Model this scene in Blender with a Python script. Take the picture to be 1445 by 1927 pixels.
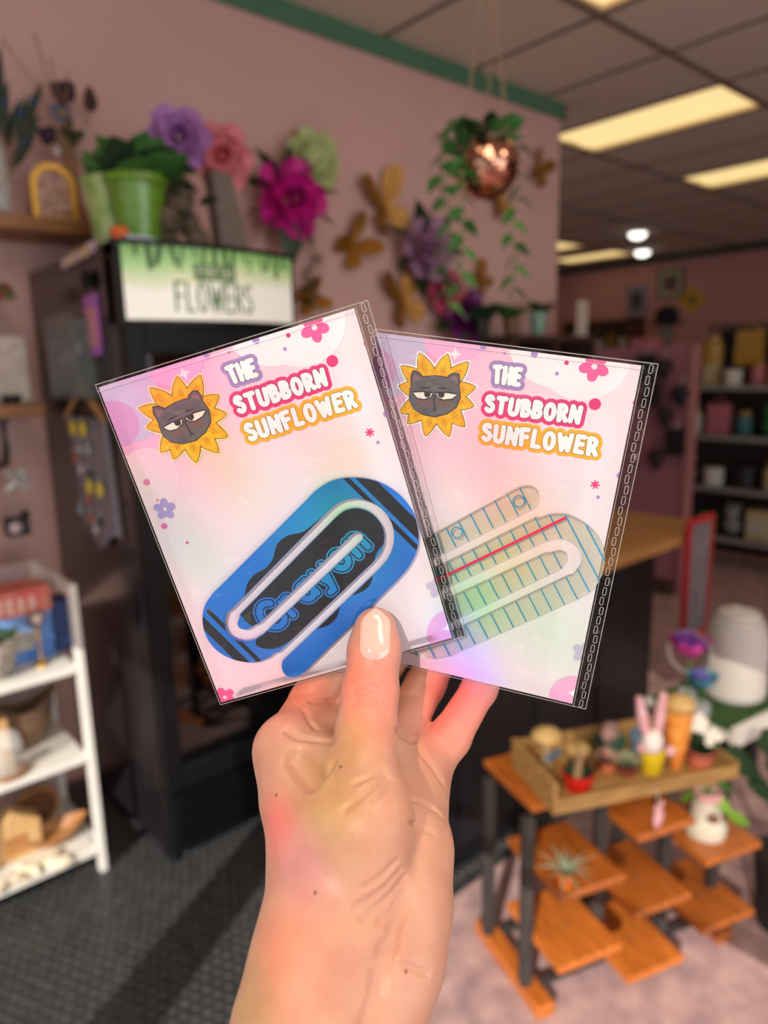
import bpy, bmesh, math, random
import numpy as np
from mathutils import Vector, Matrix, Euler
random.seed(7); rng = np.random.default_rng(7)
for _o in list(bpy.data.objects): bpy.data.objects.remove(_o)
SC = bpy.context.scene; COL = SC.collection
PI = math.pi; R = math.radians

# ------------------------------------------------------------------ camera
# room axes: X along the pink wall (away, right), Y towards the pink wall, Z up
F = 1350.0; CX, CY = 722.5, 963.5; HC = 1.55
def _axes(pitch, roll, yaw):
    a = R(yaw); h = np.array([math.cos(a), math.sin(a), 0]); up0 = np.array([0, 0, 1.0]); r0 = np.cross(h, up0)
    p = R(pitch); f = h*math.cos(p) - up0*math.sin(p); up = up0*math.cos(p) + h*math.sin(p)
    q = R(roll); return r0*math.cos(q) + up*math.sin(q), up*math.cos(q) - r0*math.sin(q), f
AR, AU, AF = _axes(11.4, -1.35, 49.0)
CAMP = np.array([0, 0, HC])
cam = bpy.data.cameras.new('camera'); camo = bpy.data.objects.new('camera', cam); COL.objects.link(camo)
cam.sensor_fit = 'VERTICAL'; cam.sensor_height = 36.0; cam.lens = 36.0*F/1927.0
m = np.eye(4); m[:3, 0] = AR; m[:3, 1] = AU; m[:3, 2] = -AF; m[:3, 3] = CAMP
camo.matrix_world = Matrix(m.tolist())
cam.clip_start = 0.02; cam.clip_end = 100
cam.dof.use_dof = True; cam.dof.focus_distance = 0.283; cam.dof.aperture_fstop = 6.4
SC.camera = camo
def ray(px, py): return AR*(px-CX)/F - AU*(py-CY)/F + AF
def onz(px, py, z): d = ray(px, py); return Vector((CAMP + d*(z-HC)/d[2]).tolist())
def ony(px, py, y): d = ray(px, py); return Vector((CAMP + d*y/d[1]).tolist())
def onx(px, py, x): d = ray(px, py); return Vector((CAMP + d*x/d[0]).tolist())
def cam2world(P): P = np.asarray(P, float); return CAMP + P[..., 0:1]*AR - P[..., 1:2]*AU + P[..., 2:3]*AF   # x right, y down, z forward

# ------------------------------------------------------------------ light
SUN_AZ, SUN_EL = 29.0, 27.0
SD = np.array([math.cos(R(SUN_AZ))*math.cos(R(SUN_EL)), math.sin(R(SUN_AZ))*math.cos(R(SUN_EL)), -math.sin(R(SUN_EL))])
WX = -1.6                                                   # plane of the shop window
wd = bpy.data.worlds.new('sky'); SC.world = wd; wd.use_nodes = True
wd.node_tree.nodes['Background'].inputs[0].default_value = (0.8, 0.9, 1.0, 1); wd.node_tree.nodes['Background'].inputs[1].default_value = 0.55
sl = bpy.data.lights.new('sun', 'SUN'); sl.energy = 5.6; sl.angle = R(0.12); sl.color = (1, 0.94, 0.85)
so = bpy.data.objects.new('sun', sl); COL.objects.link(so)
so.rotation_euler = Vector(SD.tolist()).to_track_quat('-Z', 'Y').to_euler(); so.location = (-6, -4, 5)
def area(name, loc, rot, sx, sy, e, col):
    l = bpy.data.lights.new(name, 'AREA'); l.shape = 'RECTANGLE'; l.size = sx; l.size_y = sy; l.energy = e; l.color = col
    o = bpy.data.objects.new(name, l); COL.objects.link(o); o.location = loc; o.rotation_euler = rot; return o
area('window_daylight', (WX-0.05, -0.35, 1.35), (0, R(-90), 0), 2.6, 4.0, 14, (0.95, 0.98, 1.0))
area('added_room_fill', (1.2, -4.1, 1.5), (R(90), 0, 0), 4.6, 2.4, 80, (0.96, 0.98, 1.0))  # fill light added out of view to brighten the pink wall and ceiling
for lx, ly in ((0.305, 0.17), (2.135, -1.05), (0.305, -1.05)): area('added_ceiling_fill', (lx, ly, 3.03), (0, 0, 0), 0.52, 1.12, 11, (1, 0.9, 0.74))  # unseen overhead lamps, added to lift the light on the wall
vs = SC.view_settings; vs.view_transform = 'Standard'; vs.look = 'None'; vs.gamma = 1; vs.use_curve_mapping = False; vs.exposure = 0.0

# ------------------------------------------------------------------ helpers
def link(o, parent=None):
    COL.objects.link(o)
    if parent is not None: o.parent = parent
    return o
def tag(o, label=None, cat=None, group=None, kind=None):
    if label: o['label'] = label
    if cat: o['category'] = cat
    if group: o['group'] = group
    if kind: o['kind'] = kind
    return o
def thing(name, label, cat, loc=(0, 0, 0), rz=0, group=None):
    o = bpy.data.objects.new(name, None); o.empty_display_size = 0.02; link(o)
    o.location = loc; o.rotation_euler = (0, 0, rz); return tag(o, label, cat, group)
MATS = {}
def M(name, c=(0.5, 0.5, 0.5), rough=0.5, metal=0.0, var=0.08, scale=30.0, bump=0.0, bscale=None, trans=0.0, alpha=1.0, em=None, es=0.0, sss=0.0, coat=0.0, c2=None, stretch=None, spec=0.5):
    if name in MATS: return MATS[name]
    m = bpy.data.materials.new(name); m.use_nodes = True; nt = m.node_tree; b = nt.nodes['Principled BSDF']; I = b.inputs
    tc = nt.nodes.new('ShaderNodeTexCoord'); src = tc.outputs['Object']
    if stretch:
        mp = nt.nodes.new('ShaderNodeMapping'); mp.inputs['Scale'].default_value = stretch; nt.links.new(src, mp.inputs['Vector']); src = mp.outputs[0]
    nz = nt.nodes.new('ShaderNodeTexNoise'); nz.inputs['Scale'].default_value = scale; nz.inputs['Detail'].default_value = 4; nt.links.new(src, nz.inputs['Vector'])
    cr = nt.nodes.new('ShaderNodeValToRGB'); e = cr.color_ramp.elements
    d = c2 if c2 else tuple(max(0, x*(1-2*var)) for x in c); l = c if c2 else tuple(min(1, x*(1+var)) for x in c)
    e[0].position = 0.3; e[1].position = 0.7; e[0].color = (*d, 1); e[1].color = (*l, 1)
    nt.links.new(nz.outputs['Fac'], cr.inputs['Fac']); nt.links.new(cr.outputs[0], I['Base Color'])
    I['Roughness'].default_value = rough; I['Metallic'].default_value = metal; I['Transmission Weight'].default_value = trans; I['Alpha'].default_value = alpha
    I['Specular IOR Level'].default_value = spec
    if sss: I['Subsurface Weight'].default_value = sss; I['Subsurface Radius'].default_value = (0.008, 0.003, 0.0015); I['Subsurface Scale'].default_value = 1.0
    if coat: I['Coat Weight'].default_value = coat; I['Coat Roughness'].default_value = 0.05
    if em: I['Emission Color'].default_value = (*em, 1); I['Emission Strength'].default_value = es
    if bump:
        bn = nt.nodes.new('ShaderNodeTexNoise'); bn.inputs['Scale'].default_value = bscale or scale*4; bn.inputs['Detail'].default_value = 6; nt.links.new(src, bn.inputs['Vector'])
        bp = nt.nodes.new('ShaderNodeBump'); bp.inputs['Strength'].default_value = bump; bp.inputs['Distance'].default_value = 0.002
        nt.links.new(bn.outputs['Fac'], bp.inputs['Height']); nt.links.new(bp.outputs[0], I['Normal'])
    MATS[name] = m; return m
def srgb(r, g, b): return tuple((x/255/12.92 if x <= 10 else ((x/255+0.055)/1.055)**2.4) for x in (r, g, b))

class MB:
    """collects simple shapes into ONE mesh"""
    def __init__(s): s.v = []; s.f = []; s.mi = []; s.cur = 0
    def add(s, vs, fs):
        o = len(s.v); s.v += [tuple(x) for x in vs]; s.f += [tuple(i+o for i in f) for f in fs]; s.mi += [s.cur]*len(fs); return s
    def box(s, x0, x1, y0, y1, z0, z1, mat=None):
        v = [(x, y, z) for z in (z0, z1) for y in (y0, y1) for x in (x0, x1)]
        if mat is not None: v = [tuple(mat @ Vector(p)) for p in v]
        return s.add(v, [(0, 2, 3, 1), (4, 5, 7, 6), (0, 1, 5, 4), (2, 6, 7, 3), (0, 4, 6, 2), (1, 3, 7, 5)])
    def tube(s, pts, r, n=8, cap=True):
        pts = [Vector(p) for p in pts]; rs = r if isinstance(r, (list, tuple)) else [r]*len(pts)
        V = []; up = Vector((0, 0, 1))
        for i, p in enumerate(pts):
            t = (pts[min(i+1, len(pts)-1)] - pts[max(i-1, 0)]).normalized()
            a = t.cross(up);
            if a.length < 1e-3: a = t.cross(Vector((1, 0, 0)))
            a.normalize(); b = t.cross(a).normalized()
            for k in range(n): w = 2*PI*k/n; V.append(p + (a*math.cos(w) + b*math.sin(w))*rs[i])
        Fc = [(i*n+k, i*n+(k+1) % n, (i+1)*n+(k+1) % n, (i+1)*n+k) for i in range(len(pts)-1) for k in range(n)]
        if cap: Fc += [tuple(range(n-1, -1, -1)), tuple(range((len(pts)-1)*n, len(pts)*n))]
        return s.add(V, Fc)
    def lathe(s, prof, n=20, c=(0, 0, 0), cap=True, wob=0):
        V = []; c = Vector(c)
        for (r, z) in prof:
            for k in range(n): w = 2*PI*k/n; rr = r*(1+wob*math.sin(5*w)); V.append(c + Vector((rr*math.cos(w), rr*math.sin(w), z)))
        L = len(prof); Fc = [(i*n+k, i*n+(k+1) % n, (i+1)*n+(k+1) % n, (i+1)*n+k) for i in range(L-1) for k in range(n)]
        if cap: Fc += [tuple(range(n-1, -1, -1)), tuple(range((L-1)*n, L*n))]
        return s.add(V, Fc)
    def ball(s, c, r, n=12, sq=(1, 1, 1)):
        c = Vector(c); V = []; L = n//2+1
        for i in range(L):
            a = PI*i/(L-1)
            for k in range(n): w = 2*PI*k/n; V.append(c + Vector((r*sq[0]*math.sin(a)*math.cos(w), r*sq[1]*math.sin(a)*math.sin(w), r*sq[2]*math.cos(a))))
        return s.add(V, [(i*n+k, (i+1)*n+k, (i+1)*n+(k+1) % n, i*n+(k+1) % n) for i in range(L-1) for k in range(n)])
    def torus(s, c, R0, r, ax='z', n=14, m=6):
        V = []; c = Vector(c)
        for i in range(n):
            a = 2*PI*i/n
            for k in range(m):
                b = 2*PI*k/m; x = (R0+r*math.cos(b))*math.cos(a); y = (R0+r*math.cos(b))*math.sin(a); z = r*math.sin(b)
                V.append(c + Vector({'z': (x, y, z), 'y': (x, z, y), 'x': (z, x, y)}[ax]))
        return s.add(V, [(i*m+k, ((i+1) % n)*m+k, ((i+1) % n)*m+(k+1) % m, i*m+(k+1) % m) for i in range(n) for k in range(m)])
    def prism(s, poly, axis, a0, a1):
        """polygon (2-tuples) pushed along axis 'x','y' or 'z'"""
        def q(p, a): return {'x': (a, p[0], p[1]), 'y': (p[0], a, p[1]), 'z': (p[0], p[1], a)}[axis]
        n = len(poly); V = [q(p, a0) for p in poly] + [q(p, a1) for p in poly]
        return s.add(V, [tuple(range(n)), tuple(range(2*n-1, n-1, -1))] + [(i, i+n, (i+1) % n + n, (i+1) % n) for i in range(n)])
    def mesh(s, name, mats, smooth=False, fix=True):
        me = bpy.data.meshes.new(name); me.from_pydata(s.v, [], s.f)
        for k in (mats if isinstance(mats, (list, tuple)) else [mats]): me.materials.append(k)
        if any(s.mi): me.polygons.foreach_set('material_index', s.mi)
        me.update()
        if fix:
            bm = bmesh.new(); bm.from_mesh(me); bmesh.ops.recalc_face_normals(bm, faces=bm.faces); bm.to_mesh(me); bm.free()
        if smooth:
            me.polygons.foreach_set('use_smooth', [True]*len(me.polygons))
            try: me.set_sharp_from_angle(angle=R(40))
            except Exception: pass
        return me
    def build(s, name, mats, parent=None, loc=None, smooth=False, bevel=0, fix=True, rz=None):
        o = bpy.data.objects.new(name, s.mesh(name, mats, smooth, fix)); link(o, parent)
        if loc is not None: o.location = loc
        if rz is not None: o.rotation_euler = (0, 0, rz)
        if bevel:
            b = o.modifiers.new('bevel', 'BEVEL'); b.width = bevel; b.segments = 2; b.limit_method = 'ANGLE'
        return o
def inst(me, name, parent=None, loc=(0, 0, 0), rot=None, scale=None, mat4=None):
    o = bpy.data.objects.new(name, me); link(o, parent)
    if mat4 is not None: o.matrix_local = mat4
    else:
        o.location = loc
        if rot is not None: o.rotation_euler = rot
        if scale is not None: o.scale = (scale,)*3 if isinstance(scale, (int, float)) else scale
    return o
def frame_to(n, up=(0, 0, 1), roll=0):
    """rotation whose Z looks along n"""
    z = Vector(n).normalized(); x = Vector(up).cross(z)
    if x.length < 1e-3: x = Vector((1, 0, 0))
    x.normalize(); y = z.cross(x); m = Matrix((x, y, z)).transposed().to_4x4()
    return m @ Matrix.Rotation(roll, 4, 'Z')
def struct(o): o['kind'] = 'structure'; return o

# ---- flat shapes from 2D distance fields (print, lettering, cut acrylic)
def seg_d(X, Y, a, b):
    ax, ay = a; bx, by = b; dx, dy = bx-ax, by-ay; L = dx*dx+dy*dy
    t = np.clip(((X-ax)*dx+(Y-ay)*dy)/(L if L > 1e-12 else 1), 0, 1); return np.hypot(X-ax-t*dx, Y-ay-t*dy)
def strokes_d(X, Y, lines):
    d = np.full(X.shape, 1e9)
    for l in lines:
        for a, b in zip(l[:-1], l[1:]): d = np.minimum(d, seg_d(X, Y, a, b))
    return d
def poly_d(X, Y, P):
    d = np.full(X.shape, 1e9); ins = np.zeros(X.shape, bool); n = len(P)
    for i in range(n):
        a, b = P[i], P[(i+1) % n]; d = np.minimum(d, seg_d(X, Y, a, b))
        if abs(b[1]-a[1]) > 1e-12:
            c = ((a[1] > Y) != (b[1] > Y)) & (X < (b[0]-a[0])*(Y-a[1])/(b[1]-a[1])+a[0]); ins ^= c
    return np.where(ins, -d, d)
def ell_d(X, Y, c, rx, ry, rot=0.0):
    ca, sa = math.cos(rot), math.sin(rot); x = (X-c[0])*ca+(Y-c[1])*sa; y = -(X-c[0])*sa+(Y-c[1])*ca
    k = np.hypot(x/rx, y/ry); return (k-1)*min(rx, ry)
def march(fn, box, h):
    x0, x1, y0, y1 = box; nx = int(math.ceil((x1-x0)/h))+1; ny = int(math.ceil((y1-y0)/h))+1
    xs = x0+np.arange(nx)*h; ys = y0+np.arange(ny)*h; X, Y = np.meshgrid(xs, ys, indexing='ij'); D = fn(X, Y)
    D = np.where(np.abs(D) < 1e-9, 1e-9, D); I = D < 0
    cnt = I[:-1, :-1].astype(int)+I[1:, :-1]+I[1:, 1:]+I[:-1, 1:]
    V = []; vid = {}; Fc = []
    def corner(i, j):
        k = (i, j)
        if k not in vid: vid[k] = len(V); V.append((xs[i], ys[j]))
        return vid[k]
    def cross(i, j, p, q):
        k = (i, j, p, q) if (i, j) < (p, q) else (p, q, i, j)
        if k not in vid:
            i, j, p, q = k; t = D[i, j]/(D[i, j]-D[p, q]); t = min(max(t, 0.02), 0.98); vid[k] = len(V); V.append((xs[i]+t*(xs[p]-xs[i]), ys[j]+t*(ys[q]-ys[j])))
        return vid[k]
    for i, j in np.argwhere(cnt > 0):
        i = int(i); j = int(j)
        c = [(i, j), (i+1, j), (i+1, j+1), (i, j+1)]; P = []
        for k in range(4):
            a, b = c[k], c[(k+1) % 4]
            if I[a]: P.append(corner(*a))
            if I[a] != I[b]: P.append(cross(*a, *b))
        if len(P) > 2: Fc.append(tuple(P))
    return V, Fc
def flat(name, fn, box, h, z, mat, parent, thick=0.0):
    """flat sheet (or plate of some thickness) whose outline is fn<0, lying in the parent's XY plane"""
    V, Fc = march(fn, box, h)
    if not Fc: return None
    me = bpy.data.meshes.new(name); n = len(V)
    if thick <= 0: me.from_pydata([(x, y, z) for x, y in V], [], Fc)
    else:
        ed = {}
        for f in Fc:
            for a, b in zip(f, f[1:]+f[:1]): ed[(a, b)] = ed.get((a, b), 0)+1
        side = [(b, a, a+n, b+n) for (a, b) in ed if (b, a) not in ed]
        me.from_pydata([(x, y, z+thick) for x, y in V]+[(x, y, z) for x, y in V], [], Fc+[tuple(i+n for i in f[::-1]) for f in Fc]+[(a, a+n, b+n, b) for (b, a, _, _) in [(s[0], s[1], 0, 0) for s in side]])
        me.update()
        bm = bmesh.new(); bm.from_mesh(me); bmesh.ops.recalc_face_normals(bm, faces=bm.faces); bm.to_mesh(me); bm.free()
    me.materials.append(mat); me.update()
    o = bpy.data.objects.new(name, me); link(o, parent); return o
def arc(cx, cy, rx, ry, a0, a1, n=8): return [(cx+rx*math.cos(R(a0+(a1-a0)*i/n)), cy+ry*math.sin(R(a0+(a1-a0)*i/n))) for i in range(n+1)]
GL = {
 'T': (.62, [[(0, 1), (.62, 1)], [(.31, 1), (.31, 0)]]),
 'H': (.62, [[(0, 0), (0, 1)], [(.62, 0), (.62, 1)], [(0, .5), (.62, .5)]]),
 'E': (.5, [[(.5, 1), (0, 1), (0, 0), (.5, 0)], [(0, .52), (.42, .52)]]),
 'S': (.52, [arc(.27, .75, .25, .25, 30, 180, 7)+arc(.27, .26, .27, .26, 90, -150, 9)[0:]]),
 'U': (.6, [[(0, 1), (0, .3)]+arc(.3, .3, .3, .3, 180, 360, 8)+[(.6, 1)]]),
 'B': (.52, [[(0, 0), (0, 1)]+arc(.2, .77, .26, .23, 90, -90, 7)+[(0, .54)], [(.2, .54)]+arc(.22, .27, .3, .27, 90, -90, 8)+[(0, 0)]]),
 'O': (.66, [arc(.33, .5, .33, .5, 0, 360, 18)]),
 'R': (.55, [[(0, 0), (0, 1)]+arc(.2, .74, .3, .26, 90, -90, 8)+[(0, .48)], [(.22, .48), (.55, 0)]]),
 'N': (.62, [[(0, 0), (0, 1), (.62, 0), (.62, 1)]]),
 'F': (.5, [[(.5, 1), (0, 1), (0, 0)], [(0, .52), (.42, .52)]]),
 'L': (.48, [[(0, 1), (0, 0), (.48, 0)]]),
 'W': (.92, [[(0, 1), (.22, 0), (.46, .8), (.7, 0), (.92, 1)]]),
 'C': (.7, [arc(.45, .5, .45, .5, 45, 315, 14)]),
 'r': (.42, [[(0, 0), (0, .62)], arc(.25, .36, .22, .27, 150, 40, 6)]),
 'a': (.58, [arc(.29, .31, .29, .31, 0, 360, 14), [(.58, .62), (.58, 0)]]),
 'y': (.56, [[(0, .62), (.3, 0)], [(.56, .62), (.2, -.3), (.02, -.3)]]),
 'o': (.6, [arc(.3, .31, .3, .31, 0, 360, 14)]),
 'n': (.52, [[(0, 0), (0, .62)], [(0, .35)]+arc(.27, .36, .25, .27, 180, 0, 8)+[(.52, 0)]]),
}
def text_lines(txt, o, ex, length, hgt, gap=0.32, wob=0.0, flip=1):
    """stroke polylines of txt starting at o, running along unit vector ex for the given length; hgt is the cap height"""
    adv = sum(GL[c][0]+gap for c in txt)-gap; sx = length/adv; ey = (-ex[1]*flip, ex[0]*flip); x = 0; out = []
    for i, c in enumerate(txt):
        w, L = GL[c]; a = wob*math.sin(i*2.3+1); lift = wob*0.35*math.cos(i*1.9)
        for l in L:
            q = []
            for (u, v) in l:
                u2 = u-w/2; v2 = v-.5; uu = u2*math.cos(a)-v2*math.sin(a)*hgt/sx; vv = u2*math.sin(a)*sx/hgt+v2*math.cos(a)
                X = (x+uu+w/2)*sx; Y = (vv+.5+lift)*hgt; q.append((o[0]+ex[0]*X+ey[0]*Y, o[1]+ex[1]*X+ey[1]*Y))
            out.append(q)
        x += w+gap
    return out
def bounds(lines, pad):
    xs = [p[0] for l in lines for p in l]; ys = [p[1] for l in lines for p in l]; return (min(xs)-pad, max(xs)+pad, min(ys)-pad, max(ys)+pad)
# ================================================================== ROOM SHELL
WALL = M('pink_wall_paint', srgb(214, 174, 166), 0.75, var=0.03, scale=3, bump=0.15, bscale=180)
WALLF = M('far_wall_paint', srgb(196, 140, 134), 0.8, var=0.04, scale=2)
GREEN = M('green_trim_paint', srgb(82, 128, 98), 0.5, var=0.04)
WHITEP = M('white_frame_paint', (0.7, 0.68, 0.65), 0.5)
CEILZ = 3.04
WY = 2.75; WEND = 3.84
b = MB(); b.box(WX, WEND, WY, WY+0.14, 0, CEILZ); struct(b.build('wall_left', WALL))
b = MB(); b.box(WX, WEND+0.012, WY-0.02, WY, CEILZ-0.085, CEILZ); b.box(WEND, WEND+0.02, WY-0.02, WY+0.15, CEILZ-0.085, CEILZ); struct(b.build('trim_1', GREEN))
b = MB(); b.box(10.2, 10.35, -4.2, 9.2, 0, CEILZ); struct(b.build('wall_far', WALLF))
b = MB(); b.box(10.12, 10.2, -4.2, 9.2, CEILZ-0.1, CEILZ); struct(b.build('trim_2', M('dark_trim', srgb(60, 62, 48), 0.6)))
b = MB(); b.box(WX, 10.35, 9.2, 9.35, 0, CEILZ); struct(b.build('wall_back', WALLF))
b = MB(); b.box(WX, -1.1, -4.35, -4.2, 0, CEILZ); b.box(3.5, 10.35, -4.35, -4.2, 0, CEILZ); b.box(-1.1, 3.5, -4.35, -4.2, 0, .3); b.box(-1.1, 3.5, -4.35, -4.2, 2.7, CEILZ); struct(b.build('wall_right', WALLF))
# shop front behind the photographer: low wall, piers, glazing with a rainbow film pane
b = MB()
b.box(WX-0.12, WX, -4.35, -2.3, 0, CEILZ); b.box(WX-0.12, WX, 1.9, WY+0.14, 0, CEILZ)
b.box(WX-0.12, WX, -2.3, 0.30, 2.9, CEILZ); b.box(WX-0.12, WX, 0.30, 0.42, 0, CEILZ); b.box(WX-0.12, WX, 0.42, 1.9, 2.12, CEILZ)
b.box(WX-0.12, WX, -2.3, 0.30, 0, 0.25); b.box(WX-0.12, WX, 0.42, 1.9, 0, 0.25)
b.box(WX-0.05, WX, -1.56, 0.3, 1.995, 2.02); b.box(WX-0.12, WX, -1.62, -1.56, 0.25, 2.9); b.box(WX-0.12, WX, 1.12, 1.16, .25, 2.12)
struct(b.build('wall_window', WALL))
# ceiling: slab, T-bars, panels
b = MB(); b.box(WX-0.1, 10.35, -4.35, 9.35, CEILZ+0.06, CEILZ+0.12); ceil = struct(b.build('ceiling', M('ceiling_void', (0.1, 0.09, 0.08), 0.9)))
TILE = M('ceiling_panel', srgb(222, 213, 196), 0.9, var=0.05, scale=140, bump=0.4, bscale=300)
GRID = M('ceiling_grid', srgb(120, 110, 98), 0.6)
TX, TY = 0.61, 1.215; GX0, GY0 = 3.05-TX*8, 1.99-TY*5
LIT = {}                                                     # (i,j) cells holding light panels
LCELLS = [(7, 4), (10, 5), (13, 5), (16, 5), (16, 8), (18, 8), (3, 3), (6, 2), (3, 2)]  # last three are made-up panels out of view, housing the added fill lamps
b = MB(); b.box(0.008, TX-0.008, 0.008, TY-0.008, 0.0, 0.012); tile_me = b.mesh('ceiling_panel', TILE)
NI, NJ = int((10.3-GX0)/TX)+1, int((9.3-GY0)/TY)+1
for i in range(-3, NI):
    for j in range(-1, NJ):
        x, y = GX0+i*TX, GY0+j*TY
        if x < WX-0.3 or x > 10.2 or y < -4.4 or y > 9.2 or (i, j) in LCELLS: continue
        if y > WY and x+TX < WEND: continue
        inst(tile_me, 'ceiling_panel', ceil, (x, y, CEILZ))
b = MB()
for i in range(-3, NI+1):
    if GX0+i*TX > WX: b.box(GX0+i*TX-0.012, GX0+i*TX+0.012, -4.35, 9.35, CEILZ-0.006, CEILZ+0.02)
for j in range(-1, NJ+1): b.box(WX, 10.2, GY0+j*TY-0.014, GY0+j*TY+0.014, CEILZ-0.008, CEILZ+0.02)
b.build('ceiling_grid', GRID, ceil)
DIFF = M('light_diffuser', (0.9, 0.85, 0.7), 0.5, em=srgb(255, 222, 150), es=0.95)
names = {(7, 4): 'over the hanging mirror-ball planter', (10, 5): 'beside the end of the pink wall', (13, 5): 'second beyond the pink wall end', (16, 5): 'third beyond the pink wall end',
         (16, 8): 'far back above the gold display shelf', (18, 8): 'last one before the far wall', (3, 3): 'added out of view above the raised hand', (6, 2): 'added out of view above the carpet before the plant stand', (3, 2): 'added out of view beside the rainbow film window'}
for (i, j) in LCELLS:
    x, y = GX0+i*TX, GY0+j*TY
    if j == 8: y -= 0.1
    t = thing('ceiling_light', 'warm glowing fluorescent ceiling panel '+names.get((i, j), 'set in the panel grid above the sales floor'), 'ceiling light', (x, y, CEILZ), 0, 'fluorescent ceiling lights')
    f = MB(); w = 0.075
    f.box(0.01, TX-0.01, 0.01, 0.04, -0.004, 0.03); f.box(0.01, TX-0.01, TY-0.04, TY-0.01, -0.004, 0.03); f.box(0.01, 0.04, 0.04, TY-0.04, -0.004, 0.03); f.box(TX-0.04, TX-0.01, 0.04, TY-0.04, -0.004, 0.03)
    f.build('frame', M('light_frame', srgb(225, 205, 165), 0.5), t)
    f = MB(); n = 9
    pr = [(0.04+(TX-0.08)*k/(n-1), 0.004+0.014*abs(math.cos(PI*2*k/(n-1)))) for k in range(n)]
    f.prism(pr+[(TX-0.04, 0.03), (0.04, 0.03)], 'y', 0.04, TY-0.04); f.build('diffuser', DIFF, t)
for k, (q, nm) in enumerate((((1200, 435), 'nearer the pink wall end'), ((1209, 470), 'nearer the far wall'))):
    p = onz(*q, CEILZ); t = thing('recessed_lamp', 'round white glowing recessed ceiling lamp '+nm, 'lamp', (p.x, p.y, CEILZ), 0, 'round ceiling lamps')
    f = MB(); f.lathe([(0.09, -0.03), (0.125, -0.015), (0.13, -0.002), (0.13, 0.0)], 20); f.build('housing', M('lamp_housing', (0.7, 0.7, 0.68), 0.4), t)
    f = MB(); f.ball((0, 0, -0.03), 0.1, 16, (1, 1, 0.6)); f.build('bulb', M('lamp_bulb', (1, 1, 0.95), 0.4, em=(1, 0.97, 0.86), es=3), t, smooth=True)
# floor: carpet, black rubber mat with raised studs
CARPET = M('carpet', srgb(196, 160, 154), 0.95, c2=srgb(150, 120, 122), scale=14, bump=0.8, bscale=260)
b = MB(); b.box(WX-0.1, 10.35, -4.35, 9.35, -0.1, 0); floor = struct(b.build('floor', CARPET))
RUB = M('black_rubber', (0.045, 0.045, 0.047), 0.34, var=0.2, bump=0.25, bscale=90)
mx0, mx1, my0, my1 = -1.4, 2.6, 1.29, 2.7
mt = thing('floor_mat', 'black rubber floor mat with raised studs in front of the cooler', 'floor mat', (0, 0, 0))
b = MB(); b.box(mx0, mx1, my0, my1, 0.0005, 0.006); b.build('mat_base', RUB, mt)
V = []; Fc = []
k = 0; s = 0.031
for i in range(int((mx1-mx0)/s)):
    for j in range(int((my1-my0)/s)):
        x = mx0+(i+0.5+0.5*(j % 2))*s; y = my0+(j+0.5)*s
        if x > 1.9 or y > 2.2 or y < my0+0.02: continue
        o = len(V)
        for (rr, z) in ((0.0105, 0.006), (0.008, 0.0088)):
            for q in range(6): V.append((x+rr*math.cos(q*PI/3), y+rr*math.sin(q*PI/3), z))
        Fc += [(o+q, o+(q+1) % 6, o+6+(q+1) % 6, o+6+q) for q in range(6)]+[tuple(range(o+6, o+12))]
me = bpy.data.meshes.new('studs'); me.from_pydata(V, [], Fc); me.materials.append(RUB); st = bpy.data.objects.new('stud_pattern', me); link(st, mt); tag(st, kind='stuff')

# rainbow window film: transmits coloured sunlight (real pane in the shop window)
BL = [  # px, py, distance, radius px, colour of the light that falls there
 (330, 700, .28, 120, (1, .66, .78)), (250, 850, .285, 90, (1, .75, .82)), (300, 940, .29, 85, (.8, 1, .78)), (360, 1030, .295, 80, (.72, 1, .86)), (430, 880, .285, 80, (1, .97, .68)),
 (630, 850, .28, 70, (1, .86, .55)), (560, 790, .275, 80, (1, .82, .82)), (650, 960, .285, 60, (.7, 1, .6)), (450, 1260, .3, 110, (1, .76, .8)), (760, 1040, .29, 80, (1, .9, .85)),
 (930, 880, .28, 95, (1, .62, .62)), (1000, 985, .285, 80, (1, .84, .66)), (950, 1060, .29, 70, (1, .95, .6)), (895, 1130, .295, 70, (.6, 1, .66)), (860, 1190, .3, 55, (.62, .92, 1)),
 (870, 1260, .3, 80, (.72, .62, 1)), (1040, 1190, .295, 90, (.86, 1, .8)),
 (695, 1290, .275, 70, (1, .52, .36)), (690, 1390, .265, 60, (1, .85, .34)), (630, 1490, .25, 120, (.88, 1, .34)), (515, 1560, .25, 60, (1, .42, .6)), (575, 1630, .245, 70, (.86, .68, 1)),
 (550, 1310, .3, 60, (1, .6, .5)), (840, 1330, .315, 90, (1, .45, .6)), (560, 1790, .235, 90, (1, .68, .56)), (480, 1890, .225, 80, (.76, 1, .6)), (740, 1560, .25, 70, (1, .95, .8))]
fm = bpy.data.materials.new('rainbow_film'); fm.use_nodes = True; nt = fm.node_tree; nt.nodes.clear()
out = nt.nodes.new('ShaderNodeOutputMaterial'); tr = nt.nodes.new('ShaderNodeBsdfTransparent'); nt.links.new(tr.outputs[0], out.inputs[0])
tc = nt.nodes.new('ShaderNodeTexCoord'); prev = None
fn_ = nt.nodes.new('ShaderNodeTexNoise'); fn_.inputs['Scale'].default_value = 7; nt.links.new(tc.outputs['Object'], fn_.inputs['Vector'])
hue = nt.nodes.new('ShaderNodeValToRGB'); he = hue.color_ramp.elements; he[0].position = .25; he[0].color = (.85, .7, 1, 1); he[1].position = .75; he[1].color = (1, .7, .72, 1)
for hp_, hc_ in ((.4, (1, .86, .9)), (.5, (1, .94, .86)), (.6, (.86, 1, .82))): e_ = he.new(hp_); e_.color = (*hc_, 1)
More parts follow.
